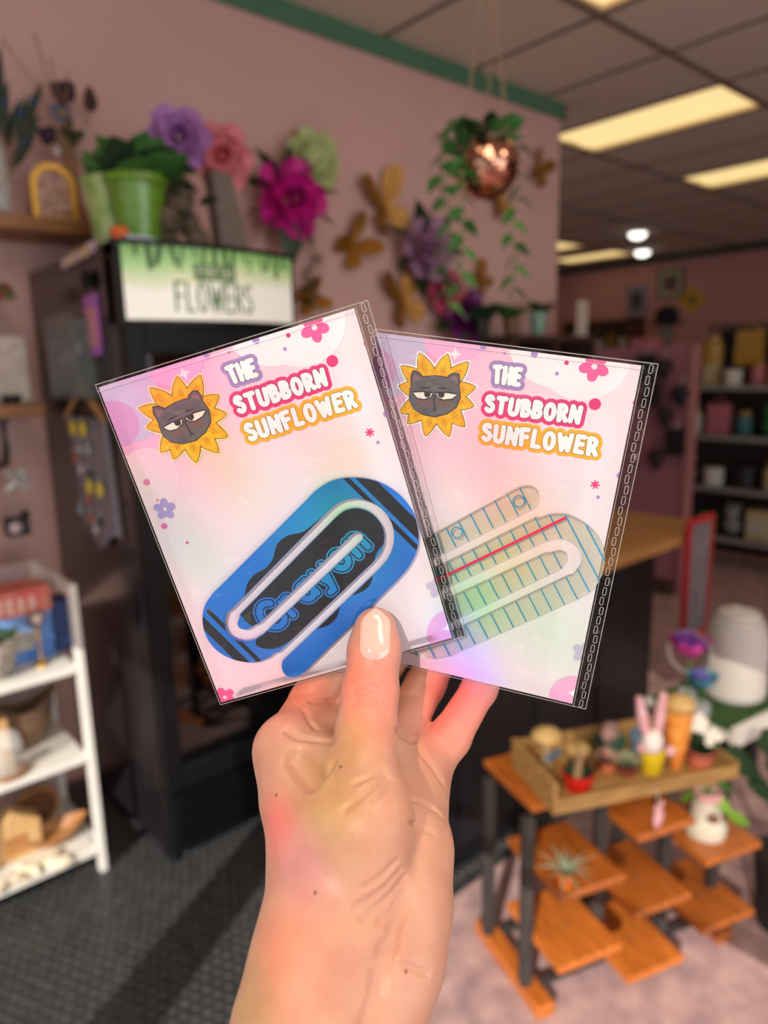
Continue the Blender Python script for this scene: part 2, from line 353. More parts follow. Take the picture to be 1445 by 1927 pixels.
for (px, py, d, r, c) in BL:
    P = cam2world(np.array([(px-CX)/F*d, (py-CY)/F*d, d])); P = P-SD*(P[0]-WX)/SD[0]
    ds = nt.nodes.new('ShaderNodeVectorMath'); ds.operation = 'DISTANCE'; nt.links.new(tc.outputs['Object'], ds.inputs[0]); ds.inputs[1].default_value = (WX, P[1], P[2])
    mr = nt.nodes.new('ShaderNodeMapRange'); mr.interpolation_type = 'SMOOTHSTEP'; nt.links.new(ds.outputs['Value'], mr.inputs['Value'])
    rr = r*d/F*1.3; mr.inputs['From Min'].default_value = 0; mr.inputs['From Max'].default_value = rr*1.25; mr.inputs['To Min'].default_value = 0.9; mr.inputs['To Max'].default_value = 0
    mx = nt.nodes.new('ShaderNodeMixRGB'); nt.links.new(mr.outputs[0], mx.inputs['Fac'])
    if prev is None: nt.links.new(hue.outputs[0], mx.inputs['Color1'])
    else: nt.links.new(prev, mx.inputs['Color1'])
    cs = np.array(c)**(2.8 if py < 1265 else 2.1); cs = cs*min(.8/(cs @ np.array([.25, .6, .15])), 2.4/cs.max()); mx.inputs['Color2'].default_value = (*cs.tolist(), 1); prev = mx.outputs[0]
dm = nt.nodes.new('ShaderNodeMixRGB'); dm.blend_type = 'MULTIPLY'; dm.inputs[0].default_value = 1; nt.links.new(prev, dm.inputs[1]); dm.inputs[2].default_value = (.4, .4, .4, 1); nt.links.new(dm.outputs[0], tr.inputs['Color'])
b = MB(); b.add([(WX, -1.56, 2.02), (WX, .3, 2.02), (WX, .3, 2.9), (WX, -1.56, 2.9)], [(0, 1, 2, 3)]); struct(b.build('window_1', fm))
# ================================================================== PACKAGED BOOKMARKS (held in the hand)
CW, CH = 0.10796, 0.14
R1 = np.array([[0.958164, 0.286019, -0.010773], [-0.280243, 0.929831, -0.238492], [-0.058196, 0.231533, 0.971085]]); T1 = np.array([-0.037822, 0.001636, 0.285783]); R2 = np.array([[0.954182, -0.116895, 0.27545], [0.178906, 0.960749, -0.212023], [-0.239854, 0.251589, 0.937642]]); T2 = np.array([0.039124, 0.003988, 0.286944])*1.012
class Pose:
    def __init__(s, Rm, T): s.R = Rm; s.T = T
    def uv(s, px, py):
        """pixel -> millimetres on the card (x right, y up, origin at the middle)"""
        d = np.array([(px-CX)/F, (py-CY)/F, 1]); n = s.R[:, 2]; P = d*((n @ s.T)/(n @ d)); l = s.R.T @ (P-s.T); return (l[0]*1000, -l[1]*1000)
    def matrix(s):
        A = s.R @ np.diag([1, -1, -1]); w = np.stack([cam2world(A[:, k])-CAMP for k in range(3)], 1)
        m = np.eye(4); m[:3, :3] = w; m[:3, 3] = cam2world(s.T); return Matrix(m.tolist()) @ Matrix.Scale(0.001, 4)
K1, K2 = Pose(R1, T1), Pose(R2, T2)
def q1(x, y): return K1.uv(170+x/2.2578, 550+y/2.2578)      # crop of card one
def q2(x, y): return K2.uv(690+x/2.409, 560+y/2.409)
def q6(x, y): return K1.uv(370+x/3.3605, 870+y/3.3605)
def q7(x, y): return K2.uv(740+x/3.4405, 890+y/3.4405)
# printed board: pale pink with lilac corner; colours belong to the print
def card_mat():
    m = M('printed_card', (0.9, 0.84, 0.87), 0.45, var=0.0); nt = m.node_tree; b = nt.nodes['Principled BSDF']
    tc = nt.nodes.new('ShaderNodeTexCoord'); sp = nt.nodes.new('ShaderNodeSeparateXYZ'); nt.links.new(tc.outputs['Object'], sp.inputs[0])
    ma = nt.nodes.new('ShaderNodeMath'); ma.operation = 'SUBTRACT'; nt.links.new(sp.outputs['Y'], ma.inputs[0]); nt.links.new(sp.outputs['X'], ma.inputs[1])
    mr = nt.nodes.new('ShaderNodeMapRange'); nt.links.new(ma.outputs[0], mr.inputs['Value']); mr.inputs['From Min'].default_value = -60; mr.inputs['From Max'].default_value = 120
    cr = nt.nodes.new('ShaderNodeValToRGB'); e = cr.color_ramp.elements; e[0].position = 0; e[0].color = (0.80, 0.76, 0.82, 1); e[1].position = 1; e[1].color = (*srgb(222, 150, 205), 1)
    x = e.new(0.45); x.color = (0.82, 0.72, 0.77, 1); x = e.new(0.72); x.color = (*srgb(240, 192, 216), 1)
    nt.links.new(mr.outputs[0], cr.inputs[0]); nt.links.new(cr.outputs[0], b.inputs['Base Color']); return m
CARD = card_mat()
PK = M('print_pink', srgb(232, 96, 160), 0.5, var=0.02); HPK = M('print_hot_pink', srgb(226, 52, 124), 0.5, var=0.02); LIL = M('print_lilac', srgb(172, 140, 206), 0.5, var=0.02)
LIL2 = M('print_pale_lilac', srgb(200, 188, 220), 0.5, var=0.02); PPK = M('print_pale_pink', srgb(238, 178, 220), 0.5, var=0.02); PWH = M('print_pale_white', srgb(240, 236, 242), 0.5, var=0.01); WHT = M('print_white', (0.93, 0.92, 0.93), 0.5, var=0.01)
YEL = M('print_orange_yellow', srgb(244, 178, 40), 0.5, var=0.03); PUR = M('print_purple', srgb(166, 136, 196), 0.5, var=0.02); INK = M('print_ink', srgb(58, 44, 48), 0.5, var=0.02)
PET = M('print_petal', srgb(250, 198, 36), 0.5, c2=srgb(232, 158, 20), scale=0.35); CATG = M('print_charcoal', srgb(108, 104, 110), 0.5, c2=srgb(90, 86, 92), scale=0.3); EARP = M('print_ear', srgb(140, 108, 116), 0.5); BLUSH = M('print_blush', srgb(118, 92, 92), 0.5, var=0.04); EYE = M('print_eye', srgb(240, 236, 226), 0.5, var=0.01)
ix0, ix1, iy0, iy1 = -CW*500+0.8, CW*500-5.6, -CH*500+1.0, CH*500-1.2
def clipd(X, Y): return np.maximum(np.maximum(ix0+.05-X, X-ix1+.05), np.maximum(iy0+.05-Y, Y-iy1+.05))
def flower5(c, r, rot=0.3):
    def fn(X, Y):
        d = np.full(X.shape, 1e9)
        for k in range(5):
            a = rot+k*2*PI/5; d = np.minimum(d, ell_d(X, Y, (c[0]+math.cos(a)*r*.58, c[1]+math.sin(a)*r*.58), r*.46, r*.36, a))
        return np.maximum(np.minimum(d, 1e9), -(np.hypot(X-c[0], Y-c[1])-r*.2))
    return fn
def spark(c, r, th=0.1):
    def fn(X, Y):
        ca, sa = math.cos(th), math.sin(th); x = np.abs((X-c[0])*ca+(Y-c[1])*sa); y = np.abs(-(X-c[0])*sa+(Y-c[1])*ca); return (np.sqrt(x)+np.sqrt(y))**2-r
    return fn
def art(card, which):
    def pr(name, fn, c, r, z, mat, h=0.35):
        f2 = lambda X, Y: np.maximum(fn(X, Y), clipd(X, Y)); return flat(name, f2, (c[0]-r, c[0]+r, c[1]-r, c[1]+r), h, z, mat, card)
    def disc(c, r, z, mat): pr('printed_dot', lambda X, Y: np.hypot(X-c[0], Y-c[1])-r, c, r+.8, z, mat, max(0.25, r/14))
    Z0 = 0.46
    # large soft circles
    disc(q1(760, 100), 44*.42, Z0, PWH); disc(q1(1040, 470), 15, Z0+.04, M('print_blush_circle', srgb(242, 224, 234), 0.5, var=.01))
    disc(q2(985, 250), 17.5, Z0+.06, PWH)
    disc(q1(160, 470), 15, Z0+.03, LIL2); disc(q1(110, 560), 9, Z0+.05, M('print_mauve', srgb(206, 160, 205), 0.5, var=.02)); disc(q1(370, 345), 9, Z0+.07, M('print_rose', srgb(246, 160, 200), 0.5, var=.02))
    disc(q1(255, 790), 12, Z0+.02, M('print_light_rose', srgb(243, 200, 222), 0.5, var=.02)); disc(q2(395, 150), 12.5, Z0+.09, PPK)
    s = q1(400, 345); pr('printed_sparkle', spark(s, 3.4), s, 4, Z0+.12, PWH, .22)
    for (c, r, mt_) in ((q1(1028, 292), 2.2, HPK), (q1(842, 183), .85, HPK), (q1(1170, 140), .9, HPK), (q1(1174, 216), 1.2, HPK), (q1(1259, 516), 1.35, LIL), (q1(1222, 637), .7, LIL), (q1(828, 241), .75, LIL), (q1(705, 205), 1.3, LIL), (q1(495, 268), 1.2, LIL),
                      (q1(589, 254), .5, LIL), (q1(241, 806), 1.3, M('print_mid_pink', srgb(226, 120, 170), .5, var=.02)), (q1(315, 992), 1.2, PK), (q1(413, 1062), .6, PK), (q1(287, 882), .5, PK)):
        disc(c, r, Z0+.15, mt_)
    c = q1(952, 150); pr('printed_flower', flower5(c, 5.4, -.35), c, 6, Z0+.17, PK)
    c = q1(318, 920); pr('printed_flower', flower5(c, 4.3, .1), c, 5, Z0+.17, LIL)
    c = q1(572, 1718); pr('printed_flower', flower5(c, 4.6, .5), c, 5, Z0+.17, PK)
    c = q2(985, 1608); pr('printed_flower', flower5(c, 4.7, .2), c, 6, Z0+.17, LIL2)
    c = q2(945, 1820); disc(c, 10.5, Z0+.14, PPK); pr('printed_sparkle', spark(q2(945, 1792), 4.2), q2(945, 1792), 5, Z0+.18, WHT, .22)
    c = q1(1187, 595)
    def star(X, Y):
        d = np.full(X.shape, 1e9)
        for k in range(7): a = k*2*PI/7; d = np.minimum(d, seg_d(X, Y, (c[0]+.35*math.cos(a), c[1]+.35*math.sin(a)), (c[0]+1.5*math.cos(a), c[1]+1.5*math.sin(a)))-.28)
        return d
    pr('printed_star_flower', star, c, 2.2, Z0+.18, HPK, .12)
    # lettering
    for txt, a, bb, hh, mt_, z in (('THE', (563, 392), (700, 405), 86, PUR, .20), ('STUBBORN', (528, 522), (968, 578), 84, HPK, .22), ('SUNFLOWER', (514, 652), (1045, 722), 88, YEL, .24)):
        A, B = q2(*a), q2(*bb); L = math.hypot(B[0]-A[0], B[1]-A[1]); ex = ((B[0]-A[0])/L, (B[1]-A[1])/L); hmm = hh/2.409/4.72-1.9
        A = (A[0]+ex[0], A[1]+1.0); L -= 2; ln = text_lines(txt, A, ex, L, hmm, .46 if txt != 'THE' else .5, .06)
        bx = bounds(ln, 3.2)
        bk = flat('lettering', lambda X, Y: strokes_d(X, Y, ln)-2.35, bx, .28, Z0+z, mt_, card)
        flat('lettering', lambda X, Y: strokes_d(X, Y, ln)-1.12, bx, .2, Z0+z+.07, INK, card)
        flat('lettering', lambda X, Y: strokes_d(X, Y, ln)-.96, bx, .16, Z0+z+.11, WHT, card)
    # sunflower emblem with a grumpy charcoal cat face
    c = q2(316, 440); ax = (math.cos(-.02), math.sin(-.02)); zz = Z0+.20
    tips = [(240, 252), (368, 256), (463, 293), (495, 405), (487, 492), (445, 585), (375, 630), (268, 627), (187, 570), (152, 520), (148, 400), (158, 310)]
    halo = []; pts = [q2(*t) for t in tips]
    def petal_d(X, Y, t, w):
        L = math.hypot(t[0]-c[0], t[1]-c[1]); e = ((t[0]-c[0])/L, (t[1]-c[1])/L); u = (X-c[0])*e[0]+(Y-c[1])*e[1]; v = -(X-c[0])*e[1]+(Y-c[1])*e[0]
        s = np.clip((u/L), 0, 1); prof = w*np.sin(np.clip((s-.18)/.82, 0, 1)**.8*PI)**.75; return np.maximum(np.abs(v)-prof, np.maximum(u-L, .2*L-u))
    bxs = (c[0]-19, c[0]+19, c[1]-19, c[1]+19)
    flat('petals', lambda X, Y: np.minimum.reduce([petal_d(X, Y, t, 3.4) for t in pts])-.8, bxs, .3, zz, WHT if which == 2 else M('print_halo', srgb(250, 226, 160), .5, var=.01), card)
    for k, t in enumerate(pts):
        b2 = (min(c[0], t[0])-4, max(c[0], t[0])+4, min(c[1], t[1])-4, max(c[1], t[1])+4)
        flat('petal_outline', lambda X, Y: petal_d(X, Y, t, 3.3)-.22, b2, .22, zz+.05+.012*(k % 4), INK, card)
        flat('petal', lambda X, Y: petal_d(X, Y, t, 3.3)+.05, b2, .2, zz+.11+.012*(k % 4), PET, card)
        L = math.hypot(t[0]-c[0], t[1]-c[1]); e = ((t[0]-c[0])/L, (t[1]-c[1])/L)
        ln = [[(c[0]+e[0]*L*s_-e[1]*o_*.8, c[1]+e[1]*L*s_+e[0]*o_*.8) for s_ in (.55, .78-.08*abs(o_))] for o_ in (-1, 0, 1)]
        flat('petal_vein', lambda X, Y: strokes_d(X, Y, ln)-.09, bounds(ln, .5), .1, zz+.2, M('print_vein', srgb(170, 112, 16), .5), card)
    hd = [q2(*p) for p in ((206, 420), (222, 385), (262, 366), (310, 362), (352, 366), (395, 382), (412, 405), (418, 448), (402, 490), (365, 518), (310, 532), (260, 522), (222, 498), (203, 462))]
    e1 = [q2(*p) for p in ((206, 402), (205, 360), (214, 333), (235, 338), (262, 368), (240, 392))]; e2 = [q2(*p) for p in ((362, 372), (378, 352), (400, 344), (418, 350), (422, 380), (415, 408), (395, 396))]
    i1 = [q2(*p) for p in ((216, 392), (214, 362), (222, 348), (246, 368), (236, 386))]; i2 = [q2(*p) for p in ((380, 372), (398, 356), (412, 362), (410, 390))]
    hb = (c[0]-14, c[0]+14, c[1]-12, c[1]+14)
    flat('face_outline', lambda X, Y: np.minimum.reduce([poly_d(X, Y, hd)-.9, poly_d(X, Y, e1)-.4, poly_d(X, Y, e2)-.4]), hb, .22, zz+.26, INK, card)
    flat('ear', lambda X, Y: np.minimum(poly_d(X, Y, e1), poly_d(X, Y, e2)), hb, .22, zz+.30, CATG, card)
    flat('inner_ear', lambda X, Y: np.minimum(poly_d(X, Y, i1), poly_d(X, Y, i2))-.2, hb, .22, zz+.33, EARP, card)
    flat('face', lambda X, Y: poly_d(X, Y, hd)-.6, hb, .22, zz+.36, CATG, card)
    ch = [q2(262, 475), q2(350, 478)]
    flat('cheek', lambda X, Y: np.minimum(ell_d(X, Y, ch[0], 3.4, 1.7), ell_d(X, Y, ch[1], 3.4, 1.7)), hb, .2, zz+.39, BLUSH, card)
    ya = [q2(*p) for p in ((214, 430), (255, 428), (300, 432), (292, 448), (262, 458), (232, 452))]; yb = [q2(*p) for p in ((318, 434), (365, 432), (410, 440), (388, 456), (350, 460), (328, 450))]
    flat('eye_line', lambda X, Y: np.minimum(poly_d(X, Y, ya), poly_d(X, Y, yb))-.55, hb, .18, zz+.42, INK, card)
    flat('eye', lambda X, Y: np.minimum(poly_d(X, Y, ya), poly_d(X, Y, yb))-.1, hb, .18, zz+.45, EYE, card)
    pu = [q2(278, 436), q2(340, 438)]
    flat('pupil', lambda X, Y: np.maximum(np.minimum(np.hypot(X-pu[0][0], Y-pu[0][1]), np.hypot(X-pu[1][0], Y-pu[1][1]))-1.35, np.minimum(poly_d(X, Y, ya), poly_d(X, Y, yb))-.2), hb, .15, zz+.48, INK, card)
    ln = [[q2(212, 428), q2(255, 425), q2(302, 431)], [q2(316, 432), q2(365, 429), q2(412, 437)], [q2(308, 448), q2(309, 500), q2(301, 512)], [q2(309, 500), q2(317, 512)], [q2(300, 440), q2(309, 450), q2(318, 442)], [q2(250, 410), q2(288, 408)], [q2(330, 409), q2(362, 412)]]
    flat('face_line', lambda X, Y: strokes_d(X, Y, ln)-.22, bounds(ln, .6), .14, zz+.51, INK, card)

def film_mat():
    m = bpy.data.materials.new('clear_film'); m.use_nodes = True; nt = m.node_tree; nt.nodes.clear()
    out = nt.nodes.new('ShaderNodeOutputMaterial'); mix = nt.nodes.new('ShaderNodeMixShader'); tr = nt.nodes.new('ShaderNodeBsdfTransparent'); gl = nt.nodes.new('ShaderNodeBsdfGlossy')
    gl.inputs['Roughness'].default_value = 0.08; tr.inputs[0].default_value = (.985, .985, .985, 1)
    tc = nt.nodes.new('ShaderNodeTexCoord'); nz = nt.nodes.new('ShaderNodeTexNoise'); nz.inputs['Scale'].default_value = 0.045; nz.inputs['Detail'].default_value = 2; nz.inputs['Distortion'].default_value = 1.5; nt.links.new(tc.outputs['Object'], nz.inputs['Vector'])
    bp = nt.nodes.new('ShaderNodeBump'); bp.inputs['Strength'].default_value = 0.6; bp.inputs['Distance'].default_value = 2.5; nt.links.new(nz.outputs['Fac'], bp.inputs['Height']); nt.links.new(bp.outputs[0], gl.inputs['Normal'])
    lw = nt.nodes.new('ShaderNodeFresnel'); lw.inputs['IOR'].default_value = 1.22
    nt.links.new(lw.outputs[0], mix.inputs[0]); nt.links.new(tr.outputs[0], mix.inputs[1]); nt.links.new(gl.outputs[0], mix.inputs[2]); nt.links.new(mix.outputs[0], out.inputs[0]); return m
FILM = film_mat()
SEAM = M('film_seam', (0.8, 0.8, 0.8), 0.12, alpha=0.55, spec=1.0); EDGE = M('film_edge', (0.75, 0.75, 0.75), 0.15, alpha=0.6, spec=1.0)
def package(K, label, which):
    t = thing('bookmark_package', label, 'packaging'); t.matrix_world = K.matrix()
    b = MB(); b.box(ix0, ix1, iy0, iy1, 0, 0.42); card = b.build('backing_card', CARD, t)
    art(card, which)
    # clear sleeve: bulging front sheet, flat back sheet, sealed edge strip with slots, folded flap
    hw, hh = CW*500, CH*500; nx, ny = 36, 46; V = []; Fc = []
    for i in range(nx+1):
        for j in range(ny+1):
            u, v = i/nx, j/ny; x = -hw+2*hw*u; y = -hh+2*hh*v; e = min(1, min(u*hw*2, (1-u)*hw*2-4, v*hh*2, (1-v)*hh*2)/9); e = max(0, e)
            z = 0.55+3.1*(e*e*(3-2*e)) + 0.12*math.sin(x*.21+y*.13+which)*e + 0.08*math.sin(x*.09-y*.3)*e
            V.append((x, y, z))
    Fc = [(i*(ny+1)+j, (i+1)*(ny+1)+j, (i+1)*(ny+1)+j+1, i*(ny+1)+j+1) for i in range(nx) for j in range(ny)]
    b = MB(); b.add(V, Fc); b.add([(-hw, -hh, -.15), (hw, -hh, -.15), (hw, hh, -.15), (-hw, hh, -.15)], [(0, 1, 2, 3)])
    sl = b.build('sleeve', FILM, t, smooth=True, fix=False)
    b = MB(); w = .16                                         # bright cut edges of the film
    for a, c in (((-hw, -hh), (hw, -hh)), ((hw, -hh), (hw, hh)), ((hw, hh), (-hw, hh)), ((-hw, hh), (-hw, -hh))): b.tube([(a[0], a[1], .3), (c[0], c[1], .3)], .13, 6)
    b.tube([(hw-4.9, -hh, .5), (hw-4.9, hh-1, .5)], .12, 5); b.tube([(-hw, hh-2.6, 1.2), (hw-6, hh-2.6, 1.2)], .1, 5)
    b.build('film_edge', EDGE, sl)
    n = 34; s_ = 2*hh/n
    def slots(X, Y):
        y = (Y+hh) % s_-s_/2; xo = hw-2.2+.35*np.sin(np.floor((Y+hh)/s_)*2.1); d = np.hypot(X-xo, np.maximum(np.abs(y)-1.0, 0))-.62; return np.abs(d)-.11
    flat('seal_slots', slots, (hw-4.2, hw-.4, -hh, hh), .14, .62, SEAM, sl)
    # crumpled flap strip behind the slots
    b = MB(); V = []
    for j in range(40):
        y = -hh+2*hh*j/39; o_ = .5*math.sin(j*1.7)+.3*math.sin(j*.6)
        V += [(hw-4.6, y, -.4+.2*o_), (hw-2.4, y, -.9+.5*math.sin(j*2.3)), (hw-.6+.25*o_, y, -.4)]
    b.add(V, [(j*3+k, (j+1)*3+k, (j+1)*3+k+1, j*3+k+1) for j in range(39) for k in range(2)]); b.build('flap', FILM, sl, fix=False)
    return t
package(K1, 'clear sleeved pink card holding the blue crayon paperclip bookmark, pressed under the thumb', 1)
package(K2, 'clear sleeved pink card holding the lined notebook paper paperclip bookmark, behind the other card', 2)

# ---- paperclip bookmarks: outline measured on the crayon one, the other is the same cut turned round
SIL = [(110, 820), (760, 170), (860, 110), (980, 90), (1130, 110), (1260, 180), (1350, 280), (1393, 400), (1393, 520), (1345, 635), (1270, 725), (690, 1300), (645, 1330), (600, 1337), (562, 1318), (545, 1275), (548, 1240), (520, 1180), (460, 1215), (370, 1245), (250, 1230), (150, 1180), (80, 1100), (50, 1000), (60, 900)]
def crom(P, sharp=(), n=4):
    o = []; N = len(P)
    for i in range(N):
        p0, p1, p2, p3 = [np.array(P[(i+k) % N], float) for k in (-1, 0, 1, 2)]
        L1 = np.linalg.norm(p2-p1)
        m1 = (p2-p0)/max(np.linalg.norm(p2-p0), 1e-6)*L1; m2 = (p3-p1)/max(np.linalg.norm(p3-p1), 1e-6)*L1
        for k in range(n):
            t_ = k/n; o.append(tuple((2*t_**3-3*t_**2+1)*p1+(t_**3-2*t_**2+t_)*m1+(-2*t_**3+3*t_**2)*p2+(t_**3-t_**2)*m2))
    return o
SIL = [(a_ if isinstance(a_, tuple) else tuple(a_)) for a_ in SIL]
SIL = SIL[:1]+[(170, 760), (700, 230)]+SIL[1:11]+[(1210, 785), (750, 1240)]+SIL[11:]
SIL = [q6(*p) for p in crom(SIL)]
def copen(P, n=5):
    P = [np.array(p, float) for p in P]; P = [2*P[0]-P[1]]+P+[2*P[-1]-P[-2]]; o = []
    for i in range(1, len(P)-2):
        p0, p1, p2, p3 = P[i-1:i+3]; L1 = np.linalg.norm(p2-p1); m1 = (p2-p0)/np.linalg.norm(p2-p0)*L1; m2 = (p3-p1)/np.linalg.norm(p3-p1)*L1
        o += [tuple((2*t_**3-3*t_**2+1)*p1+(t_**3-2*t_**2+t_)*m1+(-2*t_**3+3*t_**2)*p2+(t_**3-t_**2)*m2) for t_ in [k/n for k in range(n)]]
    return o+[tuple(P[-2])]
S1 = [[q6(*p) for p in [(235, 950)]+copen([(300, 884), (820, 356), (890, 290), (950, 258), (1040, 252), (1135, 295), (1200, 378), (1217, 470), (1192, 565), (1130, 645), (1080, 692)])+[(480, 1265)]]]
S2 = [[q6(*p) for p in ((1016, 464), (400, 1050))]]; S3 = [[q6(*p) for p in copen([(238, 955), (226, 1010), (258, 1062), (330, 1078), (400, 1042)])]]
mmp = math.hypot(*(np.array(q6(700, 700))-np.array(q6(800, 700))))/100          # mm per crop pixel
def clip_d(X, Y):
    d = poly_d(X, Y, SIL)-.15
    d = np.maximum(d, -(strokes_d(X, Y, S1)-30*mmp)); d = np.maximum(d, -(strokes_d(X, Y, S2)-35*mmp)); return np.maximum(d, -(strokes_d(X, Y, S3)-41*mmp))
xs_ = [p[0] for p in SIL]; ys_ = [p[1] for p in SIL]; cb = (min(xs_)-1, max(xs_)+1, min(ys_)-1, max(ys_)+1)
cc = ((cb[0]+cb[1])/2, (cb[2]+cb[3])/2)
CL_Z = .50+.52                                               # back of the acrylic above the card print
def clip_body(parent, mat, rim):
    flat('acrylic_body', lambda X, Y: clip_d(X, Y), cb, .34, 0, mat, parent, 1.75); flat('rim', lambda X, Y: clip_d(X, Y)+.3, cb, .34, 1.75, rim, parent, .22)
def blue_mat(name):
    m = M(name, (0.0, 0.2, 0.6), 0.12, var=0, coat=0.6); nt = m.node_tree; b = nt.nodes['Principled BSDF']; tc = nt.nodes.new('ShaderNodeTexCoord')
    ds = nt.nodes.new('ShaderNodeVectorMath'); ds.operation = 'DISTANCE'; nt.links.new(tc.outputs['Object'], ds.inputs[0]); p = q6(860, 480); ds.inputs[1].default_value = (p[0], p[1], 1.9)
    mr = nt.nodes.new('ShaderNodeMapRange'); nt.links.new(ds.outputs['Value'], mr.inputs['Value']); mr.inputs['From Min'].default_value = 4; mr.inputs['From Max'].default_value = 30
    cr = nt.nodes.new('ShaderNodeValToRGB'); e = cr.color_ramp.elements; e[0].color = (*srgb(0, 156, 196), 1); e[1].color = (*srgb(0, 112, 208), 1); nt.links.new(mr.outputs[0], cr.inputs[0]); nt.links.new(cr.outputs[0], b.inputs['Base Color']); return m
BLUE = blue_mat('crayon_blue_acrylic'); BLK = M('crayon_black_print', (0.008, 0.008, 0.012), 0.22, var=0.05, coat=0.4)
t = thing('paperclip_bookmark', 'blue and black paperclip shaped acrylic bookmark lettered like a crayon', 'bookmark'); t.matrix_world = K1.matrix() @ Matrix.Translation((0, 0, CL_Z))
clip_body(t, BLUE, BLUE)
ax6 = (.702, -.713)
blob = [q6(*p) for p in crom([(680, 425), (580, 452), (515, 505), (490, 590), (450, 650), (380, 690), (330, 750), (312, 820), (290, 950), (400, 1060), (380, 1132), (450, 1160), (530, 1150), (640, 1080), (780, 1032), (840, 1010), (890, 960), (910, 900), (960, 840), (1050, 800), (1095, 760), (1115, 700), (1125, 600), (1150, 540), (1190, 490), (1190, 400), (1130, 310), (1040, 270), (960, 270), (830, 310)])]
def along(s): # point on long axis -> helper lines of constant s through the middle
    return None
s0 = lambda p: p[0]*ax6[0]+p[1]*ax6[1]
def sline(s):                                                # two crop points on line of constant s
    bx, by = ax6[0]*s, ax6[1]*s; return q6(bx-700*ax6[1], by+700*ax6[0]), q6(bx+1800*-ax6[1], by+1800*ax6[0])
def band(s1, s2):
    a, b_ = sline(s1); c_, d_ = sline(s2); return [a, b_, d_, c_]
# stripes across both ends: perpendicular to the long axis
bands = [band(640, 722), band(584, 614), band(-702, -646), band(-612, -586)]
TXT = [q6(430, 1010), q6(1080, 430)]
def black_d(X, Y):
    d = poly_d(X, Y, blob)
    for q in bands: d = np.minimum(d, poly_d(X, Y, q))
    return np.maximum(d, clip_d(X, Y)+.12)
flat('black_print', black_d, cb, .26, 1.995, BLK, t)
A, B = q6(497, 1052), q6(1085, 520); L = math.hypot(B[0]-A[0], B[1]-A[1]); ex = ((B[0]-A[0])/L, (B[1]-A[1])/L)
ln = text_lines('Crayon', A, ex, L, 11.6, .4)
LB = BLUE
for nm, r, z, mt_ in (('lettering', 2.5, 2.03, BLUE), ('lettering', 1.85, 2.06, BLK), ('lettering', 1.3, 2.09, BLUE)):
    flat(nm, lambda X, Y: np.maximum(strokes_d(X, Y, ln)-r, clip_d(X, Y)+.15), bounds(ln, 2.4), .16, z, mt_, t)
# lined paper one
def acrylic_mat():
    m = bpy.data.materials.new('milky_clear_acrylic'); m.use_nodes = True; nt = m.node_tree; nt.nodes.clear(); N = nt.nodes.new
    out = N('ShaderNodeOutputMaterial'); m1 = N('ShaderNodeMixShader'); m2 = N('ShaderNodeMixShader'); tr = N('ShaderNodeBsdfTransparent'); gl = N('ShaderNodeBsdfGlossy'); df = N('ShaderNodeBsdfDiffuse'); fr = N('ShaderNodeFresnel')
    nz = N('ShaderNodeTexNoise'); nz.inputs['Scale'].default_value = .12; cr = N('ShaderNodeValToRGB'); tc = N('ShaderNodeTexCoord'); nt.links.new(tc.outputs['Object'], nz.inputs['Vector']); nt.links.new(nz.outputs['Fac'], cr.inputs[0]); cr.color_ramp.elements[0].color = (.95, .96, .88, 1); cr.color_ramp.elements[1].color = (.97, .97, .95, 1)
    nt.links.new(cr.outputs[0], tr.inputs[0]); df.inputs[0].default_value = (.92, .92, .82, 1); gl.inputs['Roughness'].default_value = .06; fr.inputs[0].default_value = 1.3
    m1.inputs[0].default_value = .10; nt.links.new(tr.outputs[0], m1.inputs[1]); nt.links.new(df.outputs[0], m1.inputs[2]); nt.links.new(fr.outputs[0], m2.inputs[0]); nt.links.new(m1.outputs[0], m2.inputs[1]); nt.links.new(gl.outputs[0], m2.inputs[2]); nt.links.new(m2.outputs[0], out.inputs[0]); return m
CLR = acrylic_mat(); GLINT = M('painted_glint', (0.95, 0.95, 0.92), 0.05, var=0.0, alpha=0.4, coat=1.0)
LCY = M('rule_line_blue', srgb(30, 150, 196), 0.4, var=.02); LRD = M('margin_line_red', srgb(236, 20, 92), 0.4, var=.02)
ca1 = np.array(q6(300, 995)); d1 = np.array(q6(940, 345))-np.array(q6(300, 995)); ca2 = np.array(q7(1088, 548)); d2 = np.array(q7(488, 843))-np.array(q7(1088, 548))
phi = math.atan2(d2[1], d2[0])-math.atan2(d1[1], d1[0])
def toclip(p):                                               # card-2 millimetres -> clip millimetres
    v = np.array(p)-ca2; c_, s_ = math.cos(-phi), math.sin(-phi); return (ca1[0]+v[0]*c_-v[1]*s_, ca1[1]+v[0]*s_+v[1]*c_)
t = thing('paperclip_bookmark', 'milky clear paperclip shaped acrylic bookmark printed as ruled notebook paper', 'bookmark')
t.matrix_world = K2.matrix() @ Matrix.Translation((ca2[0], ca2[1], CL_Z)) @ Matrix.Rotation(phi, 4, 'Z') @ Matrix.Translation((-ca1[0], -ca1[1], 0))
flat('acrylic_body', clip_d, cb, .34, 0, CLR, t, 1.9); flat('painted_edge_glint', lambda X, Y: np.abs(clip_d(X, Y)+.28)-.11, cb, .2, 1.93, GLINT, t)  # pale see-through ring painted as a highlight along the top edge
r7 = lambda x, y: toclip(q7(x, y))
rl = []
for k in range(-8, 24):
    # parallel rules, spacing measured along the upper arm
    x0, y0 = 350+79.8*k, 345-41*k; rl.append([r7(x0-65*9, y0-125*9), r7(x0+65*9, y0+125*9)])
inter = lambda fn: (lambda X, Y: np.maximum(fn(X, Y), clip_d(X, Y)+.1))
o = flat('rule_lines', inter(lambda X, Y: strokes_d(X, Y, rl)-.26), cb, .17, 1.995, LCY, t)
a, b_ = r7(330, 660), r7(1115, 280)
